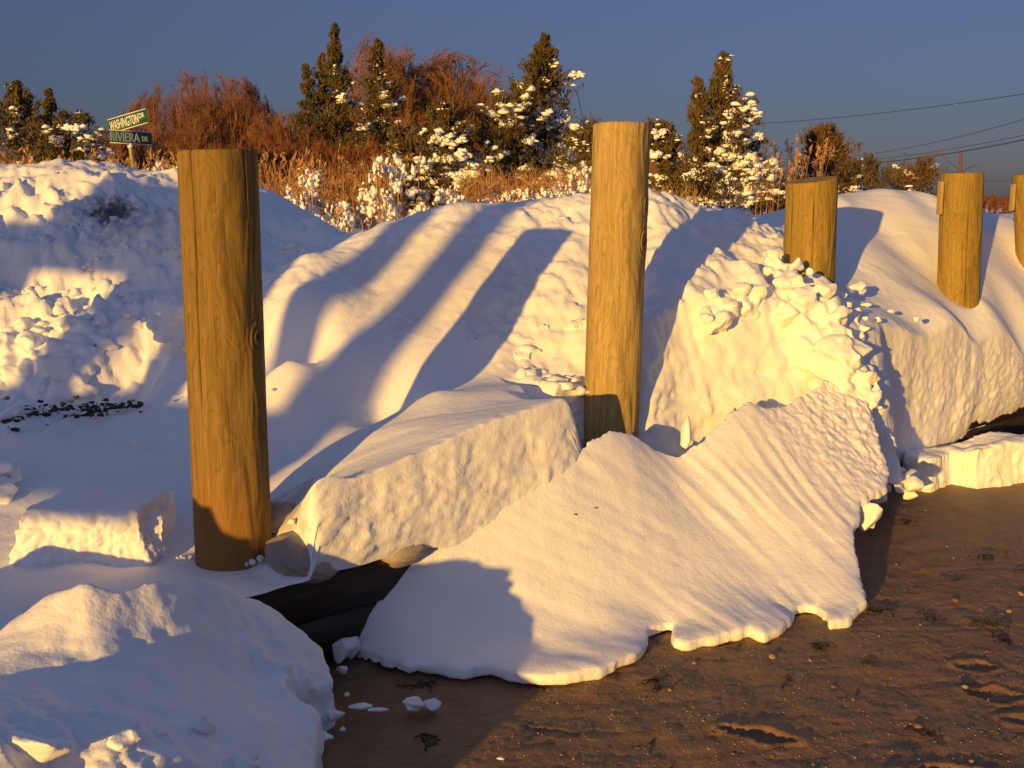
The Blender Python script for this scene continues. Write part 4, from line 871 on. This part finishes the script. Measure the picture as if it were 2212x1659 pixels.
def bare(label, px, ptop, pbase, Yd, w_px, seed, mat, n0=26, c1=9, c2=9, c3=3, name='bare_shrub', el=(.5, 1.5), thick=1.0, group=None, kind=None, root_w=.25, cat='shrub', droop=0.0):
    rg = np.random.default_rng(seed); base = at(px, pbase, Yd); top = at(px, ptop, Yd); H = top[2]-base[2]; R = w_px*Yd/FPX
    phi = rg.uniform(0, 2*math.pi, n0); e = rg.uniform(*el, n0); d = np.stack([np.cos(e)*np.cos(phi), np.cos(e)*np.sin(phi), np.sin(e)], -1)
    L = 1/np.sqrt((d[:, 0]**2+d[:, 1]**2)/R**2+d[:, 2]**2/H**2)*rg.uniform(.62, .92, n0)
    st = np.stack([rg.normal(0, R*root_w, n0), rg.normal(0, R*root_w, n0), 0*phi-.1], -1)
    out = []; rad = .022*thick; K = 6
    def mk(st, d, L, bend):
        s = np.linspace(0, 1, K); P = st[:, None]+d[:, None]*(L[:, None]*s[None])[..., None]
        w = rg.normal(0, 1, (len(st), 3)); P = P+w[:, None]*(L[:, None]*.08*np.sin(s*3)[None])[..., None]; P[..., 2] += (bend*L)[:, None]*(s**2)[None]; return P
    P = mk(st, d, L, rg.uniform(.0, .2, n0)-droop*.3); out.append((P, rad, rad*.45)); Ls = L
    for lv, c in enumerate((c1, c2, c3)):
        if not c: break
        n = len(P)*c; pi = np.repeat(np.arange(len(P)), c); s = rg.uniform(.22 if lv == 0 else .15, 1.0, n)*(K-1); i = np.minimum(s.astype(int), K-2); fr = (s-i)[:, None]
        st = P[pi, i]*(1-fr)+P[pi, i+1]*fr; tg = P[pi, i+1]-P[pi, i]; tg /= np.linalg.norm(tg, axis=1, keepdims=True)
        d = tg+rg.normal(0, .38, (n, 3))+np.array([0, 0, .3-droop*2]); d /= np.linalg.norm(d, axis=1, keepdims=True)
        L = Ls[pi]*rg.uniform(.3, .62, n)*(1.15-.6*s/(K-1)); P = mk(st, d, L, rg.uniform(.05, .25, n)-droop); Ls = L; rad = max(rad*.5, .0045*thick); out.append((P, rad, rad*.5))
    def rc(p):
        r = np.sqrt((p[..., 0]**2+p[..., 1]**2)/R**2+np.clip(p[..., 2], 0, None)**2/H**2)*(1+.10*perlin(p[..., 0]*2.5/R, p[..., 1]*2.5/R, p[..., 2]*3/H, seed)); k = np.where(r > .92, (.92+(r-.92)*.3)/np.maximum(r, .1), 1); return p*k[..., None]
    parts = [tubes(rc(p), np.linspace(a, b, K)[None]*np.ones((len(p), 1)), 3) for p, a, b in out]; V, Fs = merge(parts)
    o = newmesh(name, V, np.concatenate(Fs), mat); o.location = base; tag(o, label, cat, group, kind); return o
bare('broad leafless reddish shrub behind the street sign', 450, 145, 430, 27, 200, 21, M_BARE, 110, 12, 10, 3, thick=.7, root_w=.35)
bare('leafless shrub spreading left of the street sign', 280, 262, 420, 25, 90, 22, M_BARE, 60, 10, 10, 3, thick=.7, root_w=.4)
bare('leafless brush between nearest post and tall cedar', 600, 222, 430, 25, 90, 23, M_BARE, 80, 10, 10, 3, thick=.7, root_w=.4)
bare('large rounded leafless willow crown behind the pointed cedar', 850, 76, 450, 33, 175, 24, M_WILLOW, 80, 12, 12, 5, name='willow_tree', el=(.3, 1.5), thick=1.1, cat='tree', droop=.02)
bare('right-hand spreading half of the leafless willow grove', 985, 104, 450, 34, 185, 25, M_WILLOW, 80, 12, 12, 5, name='willow_tree', el=(.25, 1.5), thick=1.1, cat='tree', droop=.05)
bare('thin leafless tree behind the snow-loaded cedar, twigs arching right', 1200, 100, 440, 21, 95, 26, M_BARE, 9, 5, 4, 0, name='bare_tree', el=(.7, 1.4), thick=.5, cat='tree', droop=.12)
bare('small leafless bush right of the snow-plastered cedar', 1632, 292, 450, 21, 34, 27, M_BARE, 14, 7, 7, 2)
bare('leafless bush on the skyline behind the drift', 1945, 355, 450, 34, 50, 28, M_BARE, 22, 8, 8, 2)
for i, (px, pt, Yd, w, lab) in enumerate([(60, 300, 22, 90, 'brown brush under the left-edge cedars'), (200, 310, 22, 90, 'brown brush left of the sign pole'), (350, 300, 22, 80, 'brown brush right of the sign pole'), (480, 290, 22, 80, 'brown brush hidden mostly behind the nearest post'), (600, 270, 21, 70, 'dark brown brush just right of the nearest post'), (690, 260, 21, 70, 'brown brush under the tall cedar'), (790, 270, 20, 80, 'brown brush under the pointed cedar'),
        (900, 280, 20.5, 60, 'brown brush behind the snow-capped shrubs'), (1050, 290, 21, 80, 'brown brush behind the reeds'), (1200, 300, 21, 70, 'brown brush at the foot of the snow-loaded cedar'), (1480, 330, 20, 60, 'brown brush below the house roof'), (1690, 380, 22, 45, 'dark brush left of the squat post'), (2040, 420, 36, 70, 'low brown brush behind the square-topped post'), (2150, 418, 36, 70, 'low brown brush between the two far posts'), (2280, 420, 36, 70, 'low brown brush at the right edge')]):
    bare(lab, px, pt, 455, Yd, w, 60+i, M_BRUSH, 60, 9, 9, 1, name='brush_clump', el=(.5, 1.5), root_w=.5, thick=.8)
def reeds(label, px0, px1, ptop, pbase, Y0, Y1, n, seed, plume=.2, mat=None, lean=.15, name='reed_bed', rad=.005):
    rg = np.random.default_rng(seed); px = rg.uniform(px0, px1, n); Yd = rg.uniform(Y0, Y1, n); b = np.array([at(a, pbase, c) for a, c in zip(px, Yd)]); t = np.array([at(a, ptop, c) for a, c in zip(px, Yd)])
    H = (t[:, 2]-b[:, 2])*rg.uniform(.4, 1.05, n); K = 5; s = np.linspace(0, 1, K); ln = rg.normal(0, lean, (n, 2)); P = np.zeros((n, K, 3))
    P[..., :2] = b[:, None, :2]+ln[:, None]*(H[:, None]*s[None]**1.6)[..., None]; P[..., 2] = (b[:, 2]-.1)[:, None]+H[:, None]*s[None]; parts = [tubes(P, np.full((n, K), rad)*(1.15-.7*s)[None], 3)]
    nl = n*2; i = rg.integers(0, n, nl); k = rg.integers(1, K-1, nl); d = np.stack([rg.normal(0, 1, nl), rg.normal(0, 1, nl), rg.uniform(.2, 1.6, nl)], -1); parts.append(leaves(P[i, k]+d*.05, d, rg.uniform(.12, .3, nl), .012))
    m = int(n*plume)
    if m: c = P[:m, -1]; parts.append(leaves(np.repeat(c, 14, 0)+rg.normal(0, .035, (m*14, 3))*np.array([.5, .5, 1.6]), np.array([[0.25, 0, 1.]])+rg.normal(0, .5, (m*14, 3)), .09, .02))
    V, Fs = merge(parts); o = newmesh(name, V, np.concatenate(Fs), mat or M_REED, smooth=False); tag(o, label, 'reeds', kind='stuff')
reeds('dry golden reeds along the crest of the left bank', -60, 390, 325, 400, 11, 17, 330, 31)
reeds('dry brown reeds right of the nearest post', 560, 860, 330, 500, 12, 17, 380, 32)
reeds('dense golden reeds between snow-capped shrub and pale post', 1000, 1290, 345, 455, 14, 17, 720, 33, .0)
reeds('tall reeds with feathery plumes left of the squat post', 1630, 1780, 300, 450, 15, 20, 70, 34, .8, lean=.08)
reeds('dry stalks below the house roof right of the pale post', 1410, 1500, 380, 470, 12, 15, 90, 35, 0)
def snowy_plants(label, spots, Yd, seed, r=.06, name='snowy_weeds'):
    rg = np.random.default_rng(seed); SN = []; ST = []; LVS = []
    for (px, py, k, h) in spots:
        for j in range(k):
            p = at(px+rg.normal()*22, py+rg.normal()*h*.5, Yd+rg.normal()*.3); m = 5; rr = r*rg.uniform(.35, 1.0)
            c = p+rg.normal(0, .5, (m, 3))*rr*np.array([1, 1, .5])-np.array([0, 0, 1])*np.arange(m)[:, None]*rr*.45; SN.append(blobs(c, rr*rg.uniform(.3, .6, (m, 1))*rg.uniform(.6, 1.3, (m, 3))*np.array([[.8, .8, 1.2]]), ICO2, .8, 1.9, seed+j))
            lv = p+rg.normal(0, .8, (14, 3))*rr; LVS.append(leaves(lv, rg.normal(0, 1, (14, 3))+np.array([0, 0, -.8]), .07, .014))
            s = np.linspace(0, 1, 4)[:, None]; ST.append(np.array([p[0], p[1], p[2]-.55])*(1-s)+p*s)
    V, Fs = merge(SN); root = newmesh(name, V, np.concatenate(Fs), M_TSNOW); tag(root, label, 'weeds', kind='stuff')
    ST = np.array(ST); ST = ST[:, :]; V, Fs = merge([tubes(ST, np.full(ST.shape[:2], .006), 3)]+LVS); newmesh('stem', V, np.concatenate(Fs), M_REED, root, smooth=False); return root
snowy_plants('snow-capped weeds tumbling down the gap right of the nearest post', [(640, 430, 10, 26), (690, 440, 14, 40), (740, 470, 14, 30), (690, 370, 6, 22), (790, 440, 16, 45), (850, 440, 18, 45), (830, 350, 10, 40), (900, 460, 12, 25), (960, 420, 8, 25)], 11.5, 41, .085)
snowy_plants('snow-capped weeds along the drift below the reeds', [(1100, 425, 8, 10), (1150, 420, 10, 12), (1200, 415, 12, 14), (1235, 410, 8, 14), (1270, 390, 10, 30), (1050, 440, 6, 10)], 12.5, 42, .09)
snowy_plants('snow-capped weeds peeping over the left bank', [(130, 372, 4, 6), (225, 350, 2, 4), (345, 365, 8, 12), (375, 370, 6, 14), (20, 370, 3, 6), (230, 372, 3, 6)], 10.5, 43, .07)
# ------------------------------------------------------------------ street sign
SIGN_Y = 17.5
M_METAL = plain('rusty_pole', (.30, .24, .17), .6, .35, 9); M_GREEN = plain('sign_green', (.01, .10, .055), .45, .1, 9, .05); M_WHITE = plain('sign_white', (.72, .70, .62), .5, .05, 9, .05)
sp = at(293, 400, SIGN_Y); stp = at(281, 312, SIGN_Y); sroot = empty('street_sign', sp); tag(sroot, 'leaning street sign with two green name blades behind the left bank', 'street sign')
ax = stp-sp; s = np.linspace(-.35, 1.0, 6)[:, None]; V, Fc = tubes((ax*s)[None], np.full((1, 6), .034), 12); newmesh('pole', V, Fc, M_METAL, sroot)
V, Fc = blobs([ax+np.array([0, 0, -.02])], [(.05, .05, .05)], ICO2, .1); newmesh('bracket', V, Fc, M_WHITE, sroot)
def blade(words, px, py, ang, roll, Lb, Hb, yoff):
    c = at(px, py, SIGN_Y-yoff)-sp
    V, Fc = bx((0, 0, 0), (Lb, .006, Hb)); b = newmesh('sign_blade', V, Fc, M_GREEN, sroot, smooth=False)
    b.location = c; b.rotation_euler = Euler((0, roll, ang), 'XYZ')
    for sgn in (-1, 1):
        V, Fc = bx((0, -.003, sgn*(Hb/2-.007)), (Lb, .014, .014)); newmesh('edge_stripe', V, Fc, M_WHITE, b, smooth=False)
    for (txt, x, z, hgt, wid) in words:
        cu = bpy.data.curves.new('lettering', 'FONT'); cu.body = txt; cu.size = 1.0; cu.extrude = .02; cu.offset = .012; cu.align_x = 'LEFT'
        ob = bpy.data.objects.new('lettering', cu); COL.objects.link(ob); dg = bpy.context.evaluated_depsgraph_get(); me = bpy.data.meshes.new_from_object(ob.evaluated_get(dg)); bpy.data.objects.remove(ob); bpy.data.curves.remove(cu)
        q = get_co(me); w0, w1 = q[:, 0].min(), q[:, 0].max(); h0, h1 = q[:, 1].min(), q[:, 1].max()
        q2 = np.stack([x+(q[:, 0]-w0)/(w1-w0)*wid, -.006-q[:, 2]*.1, z+(q[:, 1]-h0)/(h1-h0)*hgt], -1); set_co(me, q2); me.materials.clear(); me.materials.append(M_WHITE)
        o = bpy.data.objects.new('lettering', me); COL.objects.link(o); o.parent = b
    return b
blade([('WASHINGTON', -.375, -.072, .145, .60), ('DR', .245, -.010, .075, .11)], 276, 262, math.radians(-25), math.radians(-10.5), .80, .225, 0)
blade([('RIVIERA', -.385, -.070, .14, .55), ('DR', .215, -.050, .08, .11)], 283, 297, math.radians(58), 0, .80, .205, 0)
# ------------------------------------------------------------------ utility pole, wires, house
M_WIRE = plain('wire', (.03, .03, .035), .6, .1, 9)
pb = at(2075, 470, 95); pt = at(2075, 328, 95); V, Fc = tubes(np.array([[0, 0, -1.]])*np.linspace(0, 1, 5)[None, :, None]+0, np.zeros((1, 5)), 8)
s = np.linspace(0, 1, 6)[:, None]; V, Fc = tubes(((np.array([0, 0, -1.5])*(1-s))+(pt-pb)*s)[None], np.linspace(.17, .12, 6)[None], 10); o = newmesh('utility_pole', V, Fc, M_BARK); o.location = pb; tag(o, 'thin wooden utility pole poking up behind the square-topped post', 'utility pole')
pb2 = at(2147, 470, 160); pt2 = at(2147, 440, 160)
pt3 = at(2147, 438, 160)
def wire(a, b, label, Ya, Yb, sag, r=.02, Yfar=None):
    A = at(a[0], a[1], Ya); B = at(b[0], b[1], Yb); s = np.linspace(-.4, 1.15, 40)[:, None]; P = A*(1-s)+B*s; P[:, 2] -= (sag*4*s*(1-s))[:, 0]
    V, Fc = tubes(P[None], np.full((1, 40), r), 5); o = newmesh('power_line', V-P[0], Fc, M_WIRE); o.location = P[0]; tag(o, label, 'power line')
wire((2212, 203), (1620, 268), 'highest overhead wire crossing the sky on the right', 34, 48, .12, .011)
wire((2212, 258), (1700, 345), 'second overhead wire from the top', 36, 55, .35, .010)
wire((2212, 292), (1690, 350), 'thin overhead wire just above the thick lowest one', 36, 56, .30, .009)
wire((2212, 302), (1690, 357), 'lowest and thickest overhead wire', 36, 56, .30, .017)
wire((2075, 370), (2000, 388), 'faint wire running left from the utility pole', 95, 110, .1, .02)
wire((2075, 368), (2190, 386), 'faint wire sagging right from the utility pole', 95, 95, .5, .02)
hr = empty('house', at(1345, 470, 34)); tag(hr, 'brown house with snowy gable roof half hidden behind the pale post', 'house')
sc = 34/FPX; hw = 175*sc; zt = (470-292)*sc; ze = (470-388)*sc
M_SHING = plain('brown_siding', (.16, .07, .032), .9, .25, 14); M_TRIM = plain('trim', (.55, .40, .25), .8, .1, 9)
V = np.array([[-hw, 0, -1], [hw, 0, -1], [hw, 0, ze], [0, 0, zt], [-hw, 0, ze]]); V2 = V+np.array([0, 9, 0]); Vh = np.concatenate([V, V2])
newmesh('wall', Vh, [np.array([[0, 1, 2, 3, 4]]), np.array([[9, 8, 7, 6, 5]]), np.array([[1, 6, 7, 2], [0, 4, 9, 5]])], M_SHING, hr, smooth=False)
for sg in (-1, 1):
    e = np.array([sg*(hw+.35), -.35, ze-.35*(zt-ze)/hw]); p = np.array([0, -.35, zt]); up = np.array([0, 0, .14])
    def quad(u0, u1):
        V = np.array([e+u0, p+u0, p+u0+[0, 9.7, 0], e+u0+[0, 9.7, 0], e+u1, p+u1, p+u1+[0, 9.7, 0], e+u1+[0, 9.7, 0]]); return V, np.array([[0, 1, 2, 3], [7, 6, 5, 4], [0, 4, 5, 1], [1, 5, 6, 2], [2, 6, 7, 3], [3, 7, 4, 0]])
    V, Fc = quad(np.zeros(3), up); newmesh('roof', V, Fc, M_TRIM, hr, smooth=False)
    V, Fc = quad(up+[0, 0, .003], up*2.2); V[:, 1] += .12; newmesh('roof_snow', V, Fc, M_TSNOW, hr, smooth=False)
V, Fc = bx((hw*.45, -.02, ze-.9), (.9, .05, 1.0)); wf = newmesh('window', V, Fc, M_TRIM, hr, smooth=False)
# ------------------------------------------------------------------ unseen objects added outside the frame to cast shade into it
C, R = [], []
def sunpt(u, v): return np.array([u*math.cos(SUN_AZ)+v*math.sin(SUN_AZ), -u*math.sin(SUN_AZ)+v*math.cos(SUN_AZ)])
prof = np.array([(-1.40, .0), (-1.43, .40), (-1.52, .45), (-1.59, .47), (-1.63, .53), (-1.68, .57), (-1.71, .52), (-1.80, .47), (-1.86, .495), (-1.91, .53), (-1.97, .56), (-2.03, .54), (-2.2, .57), (-2.28, .60), (-2.33, .63), (-2.36, .80), (-2.43, .83), (-2.455, .93), (-2.56, .95), (-2.61, .70), (-2.7, .62), (-2.9, .60), (-3.2, .68), (-3.6, .78), (-4.0, .75), (-4.4, .1)])[::-1]  # crest line of an added snow ridge, shaped to cast the low shade edges
uu = np.arange(-4.4, -1.395, .02); vv = np.arange(-.35, 1.0, .02); top_ = np.interp(uu, prof[:, 0], prof[:, 1]); U_, V_ = np.meshgrid(uu, vv, indexing='ij')
zr = (top_-.5*math.tan(SUN_EL))[:, None]*np.exp(-(np.abs(V_-.5)/.28)**3)+.03*fbm(U_*6, V_*6, 0, 3, 190)*(np.abs(V_-.5) > .12)-.02+.045*fbm(U_*7, V_*2, 0, 3, 196)*(np.abs(V_-.5) < .2)
P_ = np.stack([U_*math.cos(SUN_AZ)+V_*math.sin(SUN_AZ), -U_*math.sin(SUN_AZ)+V_*math.cos(SUN_AZ), np.maximum(zr, -.02)], -1)
tag(newmesh('snow_heap', P_.reshape(-1, 3), grid_faces(*U_.shape)[:, ::-1], M_SNOW), 'added unseen snow ridge, shaped to cast shade, left of the frame', 'snow heap')
caster = empty('added_shade_caster', (*sunpt(-5, -3.5), 0)); tag(caster, 'added unseen slatted pavilion behind and left of the camera', 'shade_caster')  # made-up frame out of view, added only to cast banded shade
def pbox(name, u0, u1, v0, v1, z0, z1, mat):
    V, Fc = bx(((u0+u1)/2, (v0+v1)/2, (z0+z1)/2), (u1-u0, v1-v0, z1-z0)); ca, sa = math.cos(SUN_AZ), math.sin(SUN_AZ)
    V = np.stack([V[:, 0]*ca+V[:, 1]*sa, -V[:, 0]*sa+V[:, 1]*ca, V[:, 2]], -1)-np.array(caster.location); newmesh(name, V, Fc, mat, caster, smooth=False)
k_ = -3.5*math.tan(SUN_EL)
pbox('shade_slab', -6.9, -2.70, -4.4, -3.5, .93-k_, 1.14-k_, M_POST3); pbox('roof', -5.15, -3.6, -4.8, -3.3, 1.86-k_, 2.29-k_, M_POST3)  # unseen slabs added for the low and high shade bands
for (a, b, zt) in [(-2.93, -2.72, 2.45), (-3.32, -3.10, 2.4), (-3.98, -3.52, 2.0), (-4.42, -4.12, 2.0), (-5.4, -4.95, 2.0), (-6.4, -5.7, 2.0)]: pbox('column', a, b, -3.6, -3.5, 1.14-k_, zt-k_, M_POST3)  # added upright bars that cast the shade stripes on the bank
pbox('shade_bar', -4.5, -3.6, -3.59, -3.51, 1.50-k_, 1.84-k_, M_POST3)  # added bar, deepens the upper shade band
for a in (-6.7, -5.2, -4.05): pbox('caster_leg', a, a+.04, -4.0, -3.96, 0, .88-k_, M_POST3)
